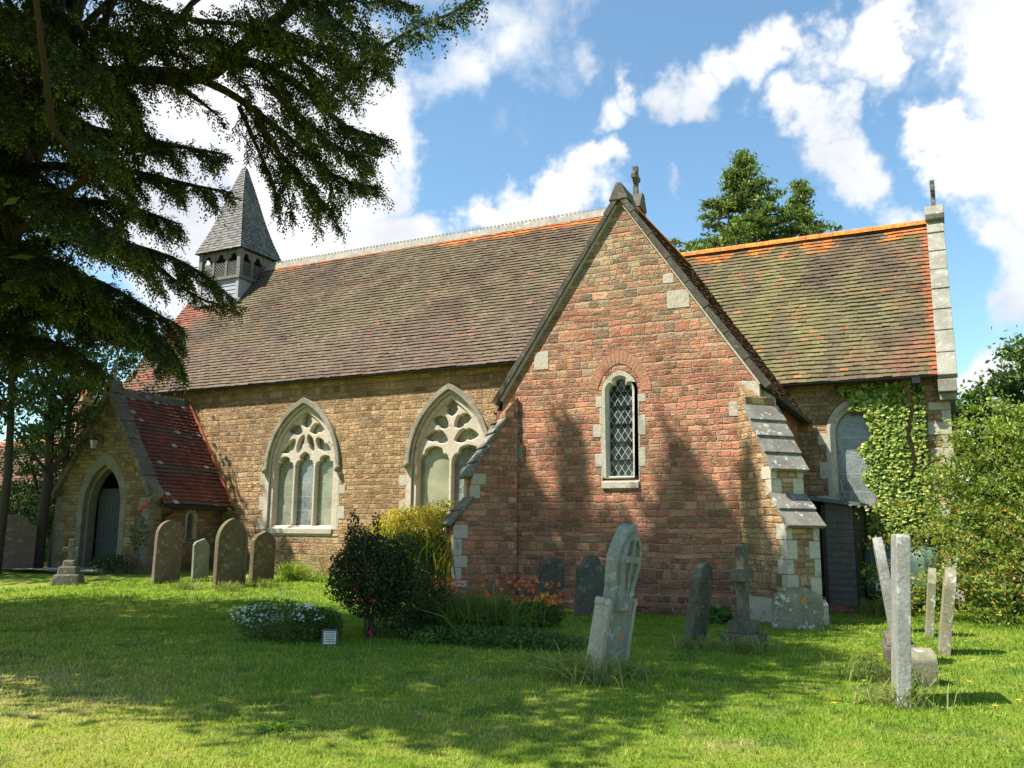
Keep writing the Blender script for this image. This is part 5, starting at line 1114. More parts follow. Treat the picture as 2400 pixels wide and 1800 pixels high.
o = mb.build('stems', 'bark_brown', ivy); o.matrix_parent_inverse = Matrix.Translation(-Vector((-1.2, CY - .1, 0)))
# --- shed between vestry and chancel
sh = empty('shed', (-2.6, 20.6, 0), 0, 'dark weatherboarded lean-to with sloping felt roof tucked behind the buttress', 'shed')
def sb(mb, name, mat, parent=sh, **k):
    o = mb.build(name, mat, None, **k); o.parent = parent
    if parent is sh: o.matrix_parent_inverse = Matrix.Translation(-Vector(sh.location))
    return o
SX0, SX1, SY0, SY1 = VR + .01, -1.86, 20.15, CY - .02
bd = MB()
for k in range(15): z_ = .18 + k * .145; bd.hexa([(-2.42, SY0 - .03, z_), (SX1, SY0 - .03, z_), (SX1, SY0, z_), (-2.42, SY0, z_), (-2.42, SY0 - .010, z_ + .15), (SX1, SY0 - .010, z_ + .15), (SX1, SY0, z_ + .15), (-2.42, SY0, z_ + .15)])
sb(bd, 'boarded_front', 'grey_timber')
sd_ = MB()
for k in range(15): z_ = .18 + k * .145; sd_.hexa([(SX1 + .03, SY0, z_), (SX1 + .03, SY1, z_), (SX1, SY1, z_), (SX1, SY0, z_), (SX1 + .01, SY0, z_ + .15), (SX1 + .01, SY1, z_ + .15), (SX1, SY1, z_ + .15), (SX1, SY0, z_ + .15)])
sb(sd_, 'boarded_side', 'dark_timber')
dk = MB()
for k in range(6): dk.box((SX0 + .06 + k * .135, SY0 + .12, .06), (SX0 + .06 + k * .135 + .125, SY0 + .16, 2.15))
do = sb(dk, 'door', 'dark_timber'); hn = MB(); hn.box((-2.66, SY0 + .08, 1.0), (-2.62, SY0 + .12, 1.12)); sb(hn, 'handle', 'black_iron', do)
fr = MB(); fr.box((-2.50, SY0 - .04, 0), (-2.42, SY0 + .2, 2.3)); sb(fr, 'door_post', 'dark_timber')
rf_ = MB(); rf_.hexa([(SX0, SY0 - .22, 2.48), (SX1 + .18, SY0 - .22, 2.26), (SX1 + .18, SY1, 2.30), (SX0, SY1, 2.52), (SX0, SY0 - .22, 2.56), (SX1 + .18, SY0 - .22, 2.34), (SX1 + .18, SY1, 2.38), (SX0, SY1, 2.60)]); sb(rf_, 'roof', 'felt_roof')
bs_ = MB(); bs_.box((-2.42, SY0 - .01, -.1), (SX1, SY0 + .1, .18)); sb(bs_, 'brick_base', 'red_sandstone')
# --- oil tank
tk = empty('oil_tank', (-1.05, 22.2, 0), 0, 'green plastic oil tank with rounded ribbed sides standing behind the shed', 'tank')
mb = MB(); n = 20; prof = [(-.55, 0), (.55, 0)]
def tsec(x_, k):
    out = []
    for i in range(28):
        a = 6.2832 * i / 28; c_, s_ = math.cos(a), math.sin(a); e = .62
        out.append((x_, k * .52 * math.copysign(abs(c_) ** e, c_), .80 + k * .62 * math.copysign(abs(s_) ** e, s_)))
    return out
secs = []
for x_, k in [(-.80, .0), (-.80, .80), (-.74, .93), (-.6, .98), (-.52, .98), (-.5, 1.02), (-.44, 1.02), (-.42, .98), (-.05, .98), (-.03, 1.02), (.03, 1.02), (.05, .98), (.42, .98), (.44, 1.02), (.5, 1.02), (.52, .98), (.6, .98), (.74, .93), (.80, .80), (.80, .0)]: secs += tsec(x_, k)
F_ = [(i * 28 + j, i * 28 + (j + 1) % 28, (i + 1) * 28 + (j + 1) % 28, (i + 1) * 28 + j) for i in range(19) for j in range(28)]
mb.add(secs, F_); o = mb.build('tank_body', 'tank_plastic', tk, smooth=True)
cp = MB(); cp.tube([(-.2, 0, 1.38), (-.2, 0, 1.50), (-.2, 0, 1.52)], [.14, .14, .10], 14); cp.build('filler_cap', 'tank_plastic', tk)
lb = MB(); lb.box((-.55, -.535, .42), (-.35, -.525, .60)); lbo = lb.build('warning_label', 'white_label', tk); mk_ = MB(); mk_.box((-.50, -.539, .47), (-.44, -.536, .55)); mk_.build('label_print', 'lettering', lbo)
bl = MB(); bl.box((-.6, -.4, 0), (-.35, .4, .2)); bl.build('support_block', 'dark_stone', tk); bl = MB(); bl.box((.35, -.4, 0), (.6, .4, .2)); bl.build('support_block', 'dark_stone', tk)
# --- lantern above the porch arch
ln = empty('wall_lantern', (-23.75, PYF, 4.35), 0, 'small black iron lantern on a bracket above the porch arch', 'lantern')
mb = MB(); mb.tube([(0, 0, -.12), (0, 0, .16)], .02, 6); mb.tube([(0, 0, .12), (0, -.15, .20), (0, -.30, .16), (0, -.32, .08)], .014, 6); mb.build('bracket', 'black_iron', ln)
mb = MB(); mb.add([(-.12, -.44, .02), (.12, -.44, .02), (.12, -.20, .02), (-.12, -.20, .02), (0, -.32, .12)], [(0, 1, 4), (1, 2, 4), (2, 3, 4), (3, 0, 4), (0, 3, 2, 1)])
for sx_, sy_ in ((-1, -1), (1, -1), (1, 1), (-1, 1)): mb.bar((sx_ * .095, -.32 + sy_ * .095, .02), (sx_ * .055, -.32 + sy_ * .055, -.26), .014, .014)
mb.box((-.06, -.38, -.285), (.06, -.26, -.26)); mb.build('lantern_frame', 'black_iron', ln)
mb = MB(); mb.hexa([(-.05, -.37, -.255), (.05, -.37, -.255), (.05, -.27, -.255), (-.05, -.27, -.255), (-.085, -.405, .015), (.085, -.405, .015), (.085, -.235, .015), (-.085, -.235, .015)]); mb.build('lantern_glass', 'lamp_glass', ln)
# ---------------------------------------------------------------- gravestones
def hprof(kind, w_, h):
    a = w_ / 2
    if kind == 'round': return arch(0, a, 0, h - a, h, 12, cusp=0) if False else [(-a, 0)] + [(-a * math.cos(t_), h - a + a * math.sin(t_)) for t_ in np.linspace(0, math.pi, 20)] + [(a, 0)]
    if kind == 'gothic': return arch(0, a, 0, h - w_ * .62, h, 12)
    if kind == 'flatround': return [(-a, 0)] + [(-a * math.cos(t_), h - a * .6 + a * .6 * math.sin(t_)) for t_ in np.linspace(0, math.pi, 16)] + [(a, 0)]
    if kind == 'ogee': return [(-a, 0), (-a, h * .80), (-a * .92, h * .84), (-a * .80, h * .845), (-a * .78, h * .88), (-a * .55, h * .925), (-a * .25, h * .955), (-a * .10, h * .975), (-.0, h), (a * .10, h * .975), (a * .25, h * .955), (a * .55, h * .925), (a * .78, h * .88), (a * .80, h * .845), (a * .92, h * .84), (a, h * .80), (a, 0)]
    if kind == 'flat': return [(-a, 0), (-a, h * .985), (-a * .9, h), (a * .9, h), (a, h * .985), (a, 0)]
    if kind == 'pitch': return [(-a, 0), (-a, h * .86), (-a * .15, h), (a * .15, h), (a, h * .86), (a, 0)]
    if kind == 'shoulder': return [(-a, 0), (-a, h * .78), (-a * .86, h * .82), (-a * .72, h * .82)] + [(-a * .66 * math.cos(t_), h - a * .66 + a * .66 * math.sin(t_)) for t_ in np.linspace(0.1, math.pi - .1, 12)] + [(a * .72, h * .82), (a * .86, h * .82), (a, h * .78), (a, 0)]
def stone(label, base, w_, h, th, rz, kind='round', mat='grave_dark', fwd=0., side=0., edge=None, panel=False, bevel=.012, group='churchyard headstones', cat='gravestone', name='headstone', prof=None, sink=.12, extra=None):
    base = np.array(base); base[2] = float(hgt(base[0], base[1])); root = empty(name, tuple(base), 0, label, cat, group)
    root.rotation_euler = (Matrix.Rotation(R_(rz), 4, 'Z') @ Matrix.Rotation(R_(fwd), 4, 'X') @ Matrix.Rotation(R_(side), 4, 'Y')).to_euler()
    P_ = [(u, v - sink if v == 0 else v) for u, v in (prof or hprof(kind, w_, h))]; F = lambda u, v, t_: (u, t_, v)
    mb = MB(); mb.prism([P_], F, -th / 2, th / 2, back=True); o = mb.build('slab', mat, root, bevel=bevel)
    if panel:
        k_ = .84; c_ = h * .5; Q = [((u * k_), (v - c_) * .90 + c_ if v > 0 else h * .08) for u, v in (prof or hprof(kind, w_, h))]; Q2 = [(u * .90, (v - c_) * .94 + c_ if v > h * .1 else v) for u, v in Q][::-1]
        pm = MB(); pm.prism([Q, Q2], F, -th / 2 - .008, -th / 2 + .004); pm.build('border_moulding', mat, root)
    if extra: extra(root, F)
    return root
ES = 90
ga = ground_at
stone('tall pink-grey round-topped headstone in front of the porch side wall', ga(388, 1358), .82, 1.62, .11, ES - 3, 'round', 'grave_pink', 1, 0)
stone('small leaning pale headstone with a sloping top between two larger ones', ga(468, 1352), .55, 1.08, .08, ES - 3, 'gothic', 'grave_grey_green', 2, -3, prof=[(-.27, 0), (-.27, .92), (-.2, 1.0), (.1, 1.08), (.27, .86), (.27, 0)])
stone('large round-topped headstone with mossy face and pale left edge', ga(537, 1368), .98, 1.72, .13, ES - 3, 'gothic', 'grave_brown', 0, 0, panel=True)
stone('dark headstone with a pointed ogee top, rightmost of the row by the porch', ga(612, 1360), .80, 1.36, .14, ES - 3, 'ogee', 'grave_brown', 1, 0, panel=True)
stone('broad reddish headstone in deep shade at the left edge', ga(25, 1338), 1.2, 1.75, .12, ES - 30, 'shoulder', 'grave_pink', 0, 0)
def rock(root, F):
    mb = MB(); 
    for (s, z0, z1) in ((.36, 0, .26), (.26, .24, .46), (.17, .44, .62)): mb.hexa([(-s, -s, z0 - .1), (s, -s, z0 - .1), (s, s, z0 - .1), (-s, s, z0 - .1), (-s * .85, -s * .8, z1), (s * .8, -s * .85, z1), (s * .85, s * .8, z1), (-s * .8, s * .8, z1)])
    mb.build('rock_base', 'grave_dark', root, bevel=.04)
def crossprof(h, s, aw, z0, z1): return [(-s, 0), (-s, z0), (-aw, z0), (-aw, z1), (-s, z1), (-s, h), (s, h), (s, z1), (aw, z1), (aw, z0), (s, z0), (s, 0)]
stone('small stone cross on a rough rock base beside the porch door', ga(160, 1362), .5, 1.4, .1, 40, mat='grave_dark', prof=crossprof(1.16, .06, .19, .84, .95), extra=rock, name='cross_headstone', side=0)
# against the vestry
stone('worn dark headstone with pointed top against the vestry, left of two', ga(1284, 1425), .62, 1.10, .13, 52, 'pitch', 'grave_dark', 3, 6)
stone('worn dark square-topped headstone right beside it below the lancet', ga(1378, 1442), .60, 1.20, .13, 52, 'shoulder', 'grave_dark', 2, 3)
stone('tall narrow headstone seen edge-on at the left foot of the vestry', ga(1071, 1385), .75, 1.35, .13, 88, 'round', 'grave_pink', -2, -7)
def cenextra(root, F):
    # near shoulders: attached side pieces with rolled caps
    pass
# central leaning stone: cross in a pointed arch
cprof = [(-.32, 0), (-.32, .74), (-.32, .78), (-.30, .82), (-.26, .86), (-.25, 1.02), (-.285, 1.08), (-.30, 1.20), (-.33, 1.32), (-.30, 1.46), (-.22, 1.60), (-.12, 1.70), (-.02, 1.75), (.02, 1.75), (.12, 1.70), (.22, 1.60), (.30, 1.46), (.33, 1.32), (.30, 1.20), (.285, 1.08), (.25, 1.02), (.26, .86), (.30, .82), (.32, .78), (.32, .74), (.32, 0)]
def cenex(root, F):
    # raised face with four sunk openings that leave a cross
    O_ = [(-.20, .78), (-.20, 1.05), (-.25, 1.2), (-.27, 1.33), (-.24, 1.46), (-.16, 1.58), (0, 1.68), (.16, 1.58), (.24, 1.46), (.27, 1.33), (.25, 1.2), (.20, 1.05), (.20, .78)]
    H1 = [(-.035, 1.40), (-.035, 1.60), (-.10, 1.57), (-.17, 1.50), (-.20, 1.40)]; H2 = [(-u, v) for u, v in H1][::-1]; H3 = [(-.035, 1.32), (-.20, 1.32), (-.17, 1.22), (-.10, 1.10), (-.035, .92)]; H4 = [(-u, v) for u, v in H3][::-1]
    mb = MB(); mb.prism([O_, H1, H2, H3, H4], F, -.115, -.075); mb.build('cross_relief', 'grave_pale', root)
    mb = MB()
    for r in (H1, H2, H3, H4): mb.prism([r], F, -.079, -.0755)
    mb.build('sunk_panels', 'grave_mossy', root)
    for s in (-1, 1):
        mb = MB(); mb.prism([[(s * .37 + .05 * math.cos(t_), .86 + .05 * math.sin(t_)) for t_ in np.linspace(0, 6.283, 13)[:-1]]], F, -.09, .09, back=True)
        mb.prism([[(s * .31, -.1), (s * .41, -.1), (s * .40, .83), (s * .31, .83)][::s]], F, -.088, .088, back=True)
        mb.build('side_post', 'grave_edge', root, bevel=.015)
stone('tall leaning mid-lawn headstone carved with a cross, orange lichen on its side', ga(1418, 1590), .7, 1.8, .15, ES - 4, mat='grave_grey_green', fwd=9, side=3, prof=cprof, extra=cenex, bevel=.02)
LT = .06
def lettering(root, F): 
    mb = MB()
    for k in range(9):
        z_ = .98 - k * .075; wv = .17 - .03 * (k % 3)
        u = -wv
        while u < wv: l_ = random.uniform(.018, .05); mb.prism([[(u, z_), (u + l_, z_), (u + l_, z_ + .028), (u, z_ + .028)]], F, -LT - .0035, -LT - .0005); u += l_ + .012
    mb.build('worn_inscription', 'soot_lettering', root)
stone('dark leaning round-topped headstone with inscription, between the lawn cross and the carved stone', ga(1628, 1512), .62, 1.22, .12, ES - 6, 'round', 'grave_dark', fwd=8, side=2, extra=lettering)
def steps(root, F):
    mb = MB(); mb.box((-.28, -.26, -.1), (.28, .26, .20)); mb.box((-.19, -.18, .20), (.19, .18, .38)); mb.build('stepped_base', 'grave_dark', root, bevel=.02)
stone('dark stone cross on a stepped base in front of the vestry corner', ga(1745, 1516), .6, 1.5, .14, ES - 8, mat='grave_dark', prof=[(-.09, .3), (-.08, .95), (-.30, .95), (-.30, 1.13), (-.08, 1.13), (-.10, 1.46), (.10, 1.46), (.08, 1.13), (.30, 1.13), (.30, .95), (.08, .95), (.09, .3)], extra=steps, name='cross_headstone', sink=0)
stone('low round-topped lichened stone leaning by the vestry buttress', ga(1870, 1474), .88, .72, .16, 8, 'flatround', 'grave_mossy', fwd=-8, side=1, bevel=.05)
# right-hand group
stone('tall pale slab seen edge-on, nearest on the right of the lawn', ga(2112, 1645), .66, 1.64, .125, ES + 8, 'flat', 'grave_pale', fwd=3.2, side=0)
def ornate(root, F):
    mb = MB()
    for k, (z_, r) in enumerate([(1.28, .05), (1.18, .045), (1.05, .05), (.95, .04), (.84, .055), (.74, .045)]): mb.prism([[(.0 + .20 * math.cos(t_) * r / .05, z_ + r * math.sin(t_)) for t_ in np.linspace(0, 6.283, 11)[:-1]]], F, -.12, -.07)
    mb.build('carved_face', 'grave_mossy', root, bevel=.012)
    mb = MB(); mb.box((-.40, -.20, -.05), (.40, .18, .26)); mb.prism([[(-.36, .26), (.36, .26), (.30, .40), (-.30, .40)]], F, -.15, .14, back=True); mb.build('plinth', 'grave_dark', root, bevel=.03)
stone('leaning slab with carved knobbly face on a stepped plinth, behind the nearest slab', ga(2112, 1556), .60, 1.62, .12, ES + 6, 'gothic', 'grave_pale', fwd=-7, side=0, extra=ornate)
stone('narrow broken-topped slab glimpsed between the two taller slabs', ga(2106, 1480), .5, 1.15, .09, ES + 8, 'flat', 'grave_mossy', fwd=0, side=0)
stone('low mossy block half hidden behind the nearest slab', ga(2150, 1600), .45, .38, .32, ES + 20, 'flatround', 'grave_mossy', bevel=.08)
stone('orange-lichened narrow headstone, left of the mossy pair by the brambles', ga(2178, 1490), .55, 1.12, .12, ES + 3, 'shoulder', 'grave_mossy', fwd=6, side=0, bevel=.03)
stone('white-patched leaning headstone, right of the mossy pair by the brambles', ga(2212, 1530), .60, 1.20, .14, ES + 3, 'round', 'grave_mossy', fwd=8, side=0, bevel=.03)
# small plaque
pb = ga(772, 1516); pq = empty('memorial_plaque', tuple(pb), 0, 'small grey memorial tablet tilted at the edge of the flower bed', 'plaque'); pq.rotation_euler = (R_(-12), 0, R_(38))
mb = MB(); mb.box((-.115, -.03, -.06), (.115, .03, .24)); mb.build('tablet', 'grave_dark', pq, bevel=.01)
mb = MB(); mb.box((-.085, -.036, .035), (.085, -.0305, .21)); fp = mb.build('text_panel', 'pale_lettering', pq)
mb = MB()
for k in range(5):
    u = -.07 + .01 * (k % 2)
    while u < .06: l_ = random.uniform(.010, .026); mb.box((u, -.0385, .185 - k * .031), (u + l_, -.0362, .185 - k * .031 + .013)); u += l_ + .007
mb.build('worn_lettering', 'soot_lettering', fp)
# ---------------------------------------------------------------- plants in the bed
def plant(name, label, cat, base, parts, group=None, stems=None, flowers=None):
    base = np.array(base, float); base[2] = float(hgt(base[0], base[1])); root = empty(name, tuple(base), 0, label, cat, group)
    Vs, Cs = [], []
    for (c, r, n, L, W, cols, up, droop) in parts:
        d = unit(rng.normal(size=(n, 3))) * (rng.uniform(.15, 1, (n, 1)) ** .5) * np.array(r); P_ = np.array(c) + d; P_[:, 2] = np.maximum(P_[:, 2], .02)
        lump = np.array([.55 + .9 * abs(mn.noise(Vector(tuple(p * 3.2)))) for p in P_]); keep = rng.random(n) < lump * 1.15
        Vs.append(leaf_quads(P_[keep], L, W, up=up, droop=droop)); Cs.append(palette(keep.sum(), cols, .3))
    np_mesh('foliage', np.concatenate(Vs), 4, 'leaves', np.concatenate(Cs), root)
    if stems:
        mb = MB()
        for (p, q, r) in stems: mb.tube(wob(p, q, 4, .06), [r, r * .9, r * .8, r * .6, r * .4], 5)
        mb.build('stems', 'bark_brown', root)
    if flowers:
        V = []; C_ = []
        for (c, r, n, size, cols) in flowers:
            for k in range(n):
                p = np.array(c) + unit(rng.normal(size=3)) * rng.uniform(.3, 1) ** .5 * np.array(r); p[2] = max(p[2], .05); nn = unit(np.array([.2, -.6, .7]) + rng.normal(size=3) * .35); a = unit(np.cross(nn, [0, 0, 1.])); b_ = np.cross(nn, a); co = np.array(cols[rng.integers(len(cols))]) * rng.uniform(.8, 1.15)
                for j in range(5):
                    t_ = 6.283 * j / 5 + rng.uniform(0, .5); u_ = a * math.cos(t_) + b_ * math.sin(t_); v_ = -a * math.sin(t_) + b_ * math.cos(t_); s = size * rng.uniform(.8, 1.2)
                    V.append([p, p + u_ * s * .6 + v_ * s * .32, p + u_ * s + nn * s * .2, p + u_ * s * .6 - v_ * s * .32]); C_.append(np.clip(co, 0, 1))
        np_mesh('flowers', np.array(V), 4, 'petals', np.array(C_), root)
    return root
def stemfan(n, R0, H, r=.008, c=(0, 0)): return [((c[0] + rng.normal() * .08, c[1] + rng.normal() * .08, 0), (c[0] + rng.normal() * R0, c[1] + rng.normal() * R0, H * rng.uniform(.6, 1.05)), r) for _ in range(n)]
rng = np.random.default_rng(9); random.seed(9)
YL = [(.48, .36, .035), (.54, .38, .04), (.36, .32, .035), (.24, .27, .04)]
b1 = ga(985, 1405)
plant('golden_shrub', 'arching shrub with golden-yellow top in front of the two-light window', 'shrub', b1, [((-.1, -.3, .8), (1.15, .9, .85), 11000, .085, .045, [(.05, .09, .018), (.08, .13, .025), (.12, .16, .03)], .2, .1), ((-.1, -.1, 1.66), (1.15, .65, .50), 8500, .06, .036, YL, .2, .1), ((-1.05, -.2, 1.35), (.45, .4, .45), 2000, .06, .034, YL, .2, .1), ((.5, .1, 1.98), (.55, .4, .35), 1500, .055, .034, YL, .2, .1)], stems=stemfan(16, .8, 2.2, .006), flowers=[((.35, -.3, 1.75), (.10, .1, .06), 5, .05, [(.75, .07, .03)])])
gs_ = bpy.data.objects['golden_shrub']
b2 = ga(868, 1492)
DB = [(.028, .050, .015), (.042, .068, .020), (.050, .046, .026), (.070, .095, .026)]
plant('rose_bush', 'large dark-leaved rose bush in the middle of the flower bed', 'bush', b2, [((0, 0, .92), (.72, .58, .66), 9000, .055, .038, DB, .3, 0), ((-.30, 0, 1.35), (.26, .25, .40), 1500, .05, .035, DB, .3, 0), ((.65, .15, .6), (.7, .5, .6), 5000, .05, .03, DB, .3, 0), ((-.42, 0, 1.72), (.10, .10, .30), 220, .05, .035, DB, .3, 0), ((.02, 0, 1.62), (.12, .10, .30), 260, .05, .035, DB, .3, 0), ((.5, .1, 1.35), (.3, .2, .25), 600, .05, .035, DB, .3, 0), ((-.75, 0, .75), (.20, .2, .25), 220, .05, .035, DB, .3, 0), ((-.62, 0, 1.0), (.22, .2, .35), 500, .05, .035, DB, .3, 0)],
      stems=stemfan(20, .38, 1.75, .011), flowers=[((.25, -.55, .55), (.30, .06, .30), 4, .032, [(.60, .02, .03)]), ((.42, -.62, .12), (.16, .05, .05), 4, .03, [(.50, .01, .04)])])
b3 = ga(640, 1500)
plant('daisy_clump', 'low clump of small white daisies left of the tablet', 'flowers', b3, [((0, .1, .26), (.85, .45, .34), 5200, .06, .014, [(.045, .085, .02), (.08, .13, .03)], .1, 0), ((.5, -.1, .14), (.4, .25, .16), 900, .05, .02, [(.14, .18, .04), (.10, .15, .03)], .2, 0)], flowers=[((-.30, -.05, .36), (.50, .35, .18), 150, .022, [(.74, .73, .68)]), ((.5, .15, .42), (.32, .25, .14), 70, .022, [(.74, .73, .68)]), ((.0, .2, .6), (.6, .25, .12), 30, .02, [(.68, .68, .64)])])
b4 = ga(1085, 1492)
def blades(root, base_c, R0, n, H, W, cols, spread=.6, name='leaves', mat='leaves'):
    P0 = np.array(base_c) + rng.normal(size=(n, 3)) * np.array([R0[0], R0[1], 0]); dirr = unit(rng.normal(size=(n, 3)) * [spread, spread, .1] + [0, 0, 1.]); h = H * rng.uniform(.5, 1.1, (n, 1)); w_ = W * rng.uniform(.7, 1.2, (n, 1)); s = unit(np.cross(dirr, rng.normal(size=(n, 3)))); out = dirr * [1, 1, 0]
    p1 = P0 + dirr * h * .55; p2 = P0 + dirr * h * .9 + out * h * .35 - np.array([0, 0, .12]) * h
    V = np.concatenate([np.stack([P0 - s * w_ / 2, P0 + s * w_ / 2, p1 + s * w_ / 2, p1 - s * w_ / 2], 1), np.stack([p1 - s * w_ / 2, p1 + s * w_ / 2, p2 + s * w_ * .08, p2 - s * w_ * .08], 1)])
    c = palette(n, cols, .25); return np_mesh(name, V, 4, mat, np.concatenate([c, c * 1.1]), root)
blades(gs_, (-.1, -.1, .3), (.75, .4), 420, 1.75, .028, YL + [(.20, .26, .04)], .34, 'arching_stems')
cro = plant('crocosmia', 'sword-leaved clump with orange-red flowers right of the dark bush', 'flowers', b4, [((0, 0, .18), (.8, .4, .22), 1600, .06, .03, G1, .3, 0)], flowers=[((-.35, 0, .80), (.35, .3, .14), 55, .036, [(.70, .12, .02), (.62, .07, .02)]), ((.85, .2, .72), (.95, .4, .24), 90, .036, [(.72, .16, .02), (.65, .08, .02)])])
blades(cro, (0, 0, 0), (.45, .25), 1500, .95, .02, [(.07, .12, .02), (.10, .15, .028), (.13, .17, .03)], .42, 'blades')
b5 = ga(1262, 1470)
plant('marigold_clump', 'leafy clump with yellow-orange flowers in front of the worn headstone', 'flowers', b5, [((-.1, 0, .22), (.62, .38, .26), 3400, .06, .03, [(.05, .10, .02), (.08, .14, .03)], .3, 0), ((-.75, 0, .15), (.5, .35, .18), 1800, .055, .03, [(.05, .10, .02), (.08, .14, .03)], .3, 0)], flowers=[((.12, 0, .47), (.30, .22, .10), 34, .038, [(.78, .42, .03), (.70, .30, .02)])])
b6 = ga(1120, 1515)
plant('ground_cover', 'low pale green leaves along the front edge of the bed', 'plant', b6, [((-.2, .35, .10), (1.9, .55, .16), 7000, .055, .036, [(.08, .14, .03), (.11, .17, .04)], .4, 0), ((-.85, -.1, .06), (.25, .15, .10), 500, .06, .04, [(.14, .20, .05)], .4, 0)])
b7 = ga(742, 1500)
plant('fern_clump', 'feathery green plant between the daisies and the tablet', 'plant', b7, [((0, 0, .22), (.42, .34, .28), 3200, .07, .022, [(.07, .12, .02), (.11, .16, .03)], .1, .2)])
# by the nave wall and porch
gt = plant('grass_tuft', 'tuft of long grass at the foot of the nave wall below the three-light window', 'plant', ga(690, 1358), [((.6, 0, .1), (.8, .25, .16), 900, .07, .03, G2, .3, 0)]); blades(gt, (0, 0, 0), (.22, .15), 420, .75, .018, G2 + [(.26, .26, .08)], .5, 'blades')
plant('wall_weed', 'spindly weed against the nave wall under the window', 'plant', ga(655, 1340), [((0, 0, .7), (.4, .1, .6), 700, .08, .04, G2, .3, 0), ((.5, 0, .45), (.3, .1, .4), 400, .08, .04, G1, .3, 0)], stems=stemfan(6, .2, 1.2))
plant('climbing_plant', 'small green climber in the corner of porch and nave', 'plant', (-21.15, 21.6, 0), [((0, 0, 1.5), (.22, .15, .55), 500, .09, .06, G2, .3, 0), ((.1, 0, .6), (.25, .15, .6), 350, .09, .06, G1, .3, 0)], stems=stemfan(5, .12, 2.0))
plant('rose_shrub', 'thin rose with one red bloom beside the porch door', 'shrub', ga(318, 1345), [((0, 0, 1.1), (.30, .25, .60), 420, .07, .045, G1, .3, 0), ((-.9, -.2, .3), (.7, .4, .3), 900, .08, .05, GD + G1, .3, 0)], stems=stemfan(6, .15, 2.0, .014), flowers=[((.1, 0, 1.95), (.05, .05, .04), 4, .075, [(.75, .04, .03)])])
plant('leafy_plant', 'bright green leafy plant under the trees left of the porch', 'plant', ga(100, 1325), [((0, 0, .45), (.7, .5, .45), 900, .16, .07, [(.10, .18, .04), (.14, .22, .05)], .4, 0)])
plant('burdock', 'low broad green leaves between the dark stones by the vestry', 'plant', ga(1685, 1462), [((0, 0, .16), (.28, .22, .16), 90, .20, .15, [(.07, .15, .03), (.09, .18, .035)], .9, 0)])
plant('nettle_clump', 'leafy stems growing in front of the shed door', 'plant', ga(1915, 1436), [((0, 0, .5), (.26, .22, .5), 700, .09, .035, G1 + G2[:1], .3, .1)], stems=stemfan(9, .12, 1.0), flowers=[((.2, 0, .3), (.1, .1, .1), 5, .03, [(.7, .5, .05)])])
for k, (px, py, s, lab) in enumerate([(1375, 1600, 1., 'tall seeding grass at the left foot of the carved leaning stone'), (1480, 1588, .5, 'short grass tuft at the right foot of the carved leaning stone'), (2100, 1655, .55, 'pale grass tuft at the foot of the nearest edge-on slab'), (2070, 1600, .7, 'long grass left of the stepped plinth'), (2050, 1440, 1., 'long grass in front of the oil tank'), (1640, 1522, .5, 'grass tuft at the foot of the dark leaning headstone'), (540, 1378, .6, 'grass tuft below the large round-topped headstone'), (620, 1372, .6, 'grass tuft below the ogee-topped headstone'), (440, 1372, .6, 'grass tuft between the pink stone and the small pale stone'), (1755, 1530, .6, 'grass and yellow weeds round the stepped cross base')]):
    p = ga(px, py); r = empty('grass_tuft', (p[0], p[1], float(hgt(p[0], p[1]))), 0, lab, 'grass tuft', 'grass tufts round the stones'); blades(r, (0, 0, 0), (.16 + .1 * s, .10), int(230 * s) + 60, .42 * s + .10, .012, [(.16, .22, .04), (.22, .26, .07), (.30, .28, .12)], .45, 'blades')
# rosette weed in the front lawn
r = empty('rosette_weed', tuple(ga(640, 1712)), 0, 'flat rosette of toothed leaves in the sunny front lawn', 'weed'); blades(r, (0, 0, .01), (.05, .05), 46, .19, .035, [(.13, .22, .04), (.18, .27, .05)], 3.0, 'blades')
# yellow hawkbits in the lawn
fl_px = [(2020, 1460), (2062, 1535), (2015, 1535), (2055, 1585), (2028, 1600), (2185, 1555), (2190, 1576), (2215, 1635), (2335, 1660), (2392, 1660), (2160, 1520), (2265, 1500), (2280, 1555), (2275, 1598), (1958, 1655), (1762, 1535), (530, 1570), (540, 1664), (2350, 1500), (2140, 1590)]
for k, (px, py) in enumerate(fl_px):
    p = ga(px, py + 14); r = empty('hawkbit', tuple(p), rng.uniform(0, 6), 'small yellow hawkbit flower standing in the lawn', 'wildflower', 'yellow hawkbits scattered over the lawn'); h = rng.uniform(.06, .13)
    mb = MB(); mb.tube([(0, 0, 0), (.01, 0, h)], .0025, 4); mb.build('stalk', 'tank_plastic', r); V = []
    for j in range(9): t_ = .698 * j; u_ = np.array([math.cos(t_), math.sin(t_), .3]); v_ = np.array([-math.sin(t_), math.cos(t_), 0]); V.append([np.array([.01, 0, h]), np.array([.01, 0, h]) + u_ * .017 + v_ * .007, np.array([.01, 0, h]) + u_ * .026, np.array([.01, 0, h]) + u_ * .017 - v_ * .007])
    np_mesh('petals', np.array(V), 4, 'petals', np.tile([[.80, .42, .02]], (9, 1)), r)
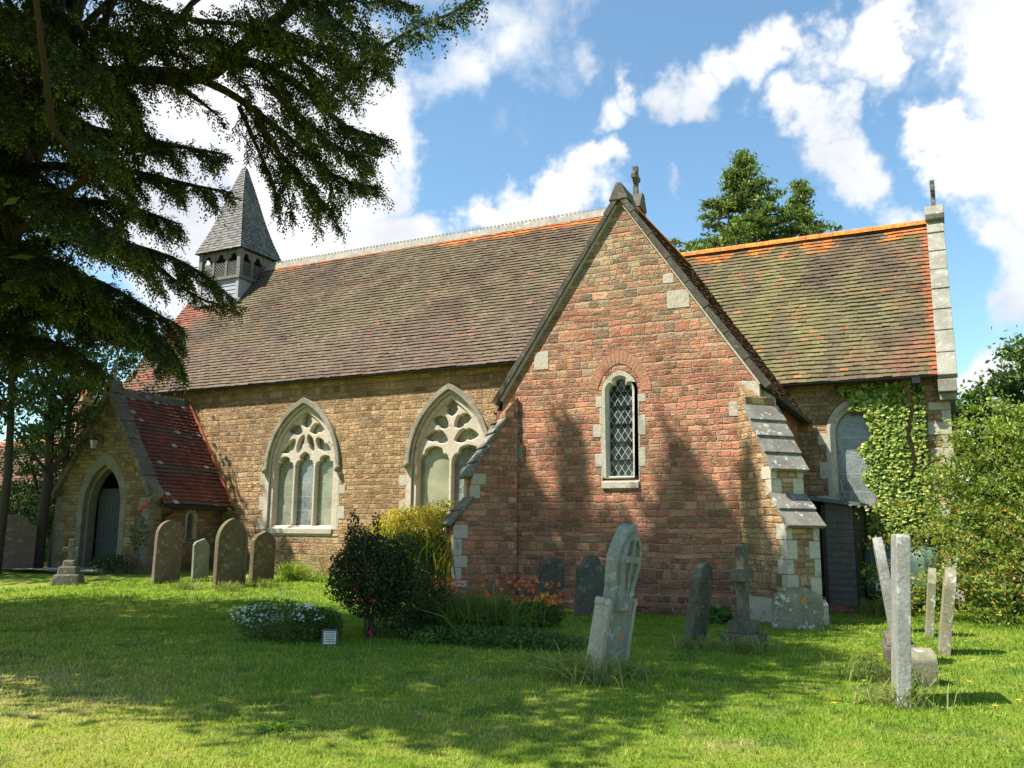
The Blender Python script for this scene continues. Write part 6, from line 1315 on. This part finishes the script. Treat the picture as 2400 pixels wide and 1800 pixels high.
for k, (px, py, c, lab) in enumerate([(747, 1640, (.45, .20, .10), 'pinkish-brown fallen leaf on the shaded lawn'), (483, 1662, (.20, .26, .12), 'pale green fallen leaf at the edge of the shade'), (1020, 1603, (.22, .10, .07), 'dull reddish fallen leaf on the shaded grass'), (240, 1550, (.20, .10, .06), 'dark fallen leaf on the left lawn'), (980, 1690, (.20, .16, .10), 'brown fallen leaf by the shade edge')]):
    p = ga(px, py); r = np_mesh('fallen_leaf', np.array([[(-.05, 0, .04), (0, .03, .05), (.055, 0, .045), (0, -.03, .03)]]), 4, 'leaves', np.array([c])); r.location = tuple(p); tag(r, lab, 'leaf')
# porch path
pp = MB(); pp.add([(PX - 6, PYF - 1.5, .40), (PX + 1.3, PYF - 1.3, .42), (PX + 1.3, PYF - .76, .42), (PX - 6, PYF - .5, .42)], [(0, 1, 2, 3)]); tag(pp.build('path', 'gate_path'), kind='structure')
# ---------------------------------------------------------------- lawn blades
rng = np.random.default_rng(99)
N_ = 330000; ang = rng.uniform(-.72, .72, N_) ; rad = 3.4 + (26 - 3.4) * rng.uniform(0, 1, N_) ** 1.75
c_, s_ = np.cos(ang + YAW), np.sin(ang + YAW); X = -s_ * rad; Y = c_ * rad
ok = ~((X > -27) & (X < .2) & (Y > 21.8)) & ~((X > -9.5) & (X < -3.0) & (Y > 17.85)) & ~((X > -25.8) & (X < -21.3) & (Y > 18.0))
X, Y = X[ok], Y[ok]; n = len(X); Z = hgt(X, Y); dd = np.hypot(X, Y)
h = (.013 + .0013 * dd) * rng.uniform(.4, 1.6, n); 
pat = np.array([mn.noise(Vector((x * .8, y * .8, 2.))) for x, y in zip(X[::7], Y[::7])]); pat = np.repeat(pat, 7)[:n] if len(pat) * 7 >= n else np.resize(pat, n)
h = h * np.clip(1 + 1.3 * pat, .5, 2.2); w_ = .0028 + .0005 * dd; th = rng.uniform(0, 6.283, n); lean = rng.uniform(.1, .9, n); la = rng.uniform(0, 6.283, n)
B0 = np.stack([X - np.cos(th) * w_, Y - np.sin(th) * w_, Z], 1); B1 = np.stack([X + np.cos(th) * w_, Y + np.sin(th) * w_, Z], 1); B2 = np.stack([X + np.cos(la) * h * lean, Y + np.sin(la) * h * lean, Z + h], 1)
c = np.ones((n, 3)) * rng.uniform(.75, 1.45, (n, 1)); dry = rng.random(n) < .10; c[dry] = np.array([1.9, 1.35, 1.6])
tag(np_mesh('grass', np.stack([B0, B1, B2], 1), 3, 'grass_blades', c), kind='stuff', label='short mown grass blades of the churchyard lawn', cat='grass')
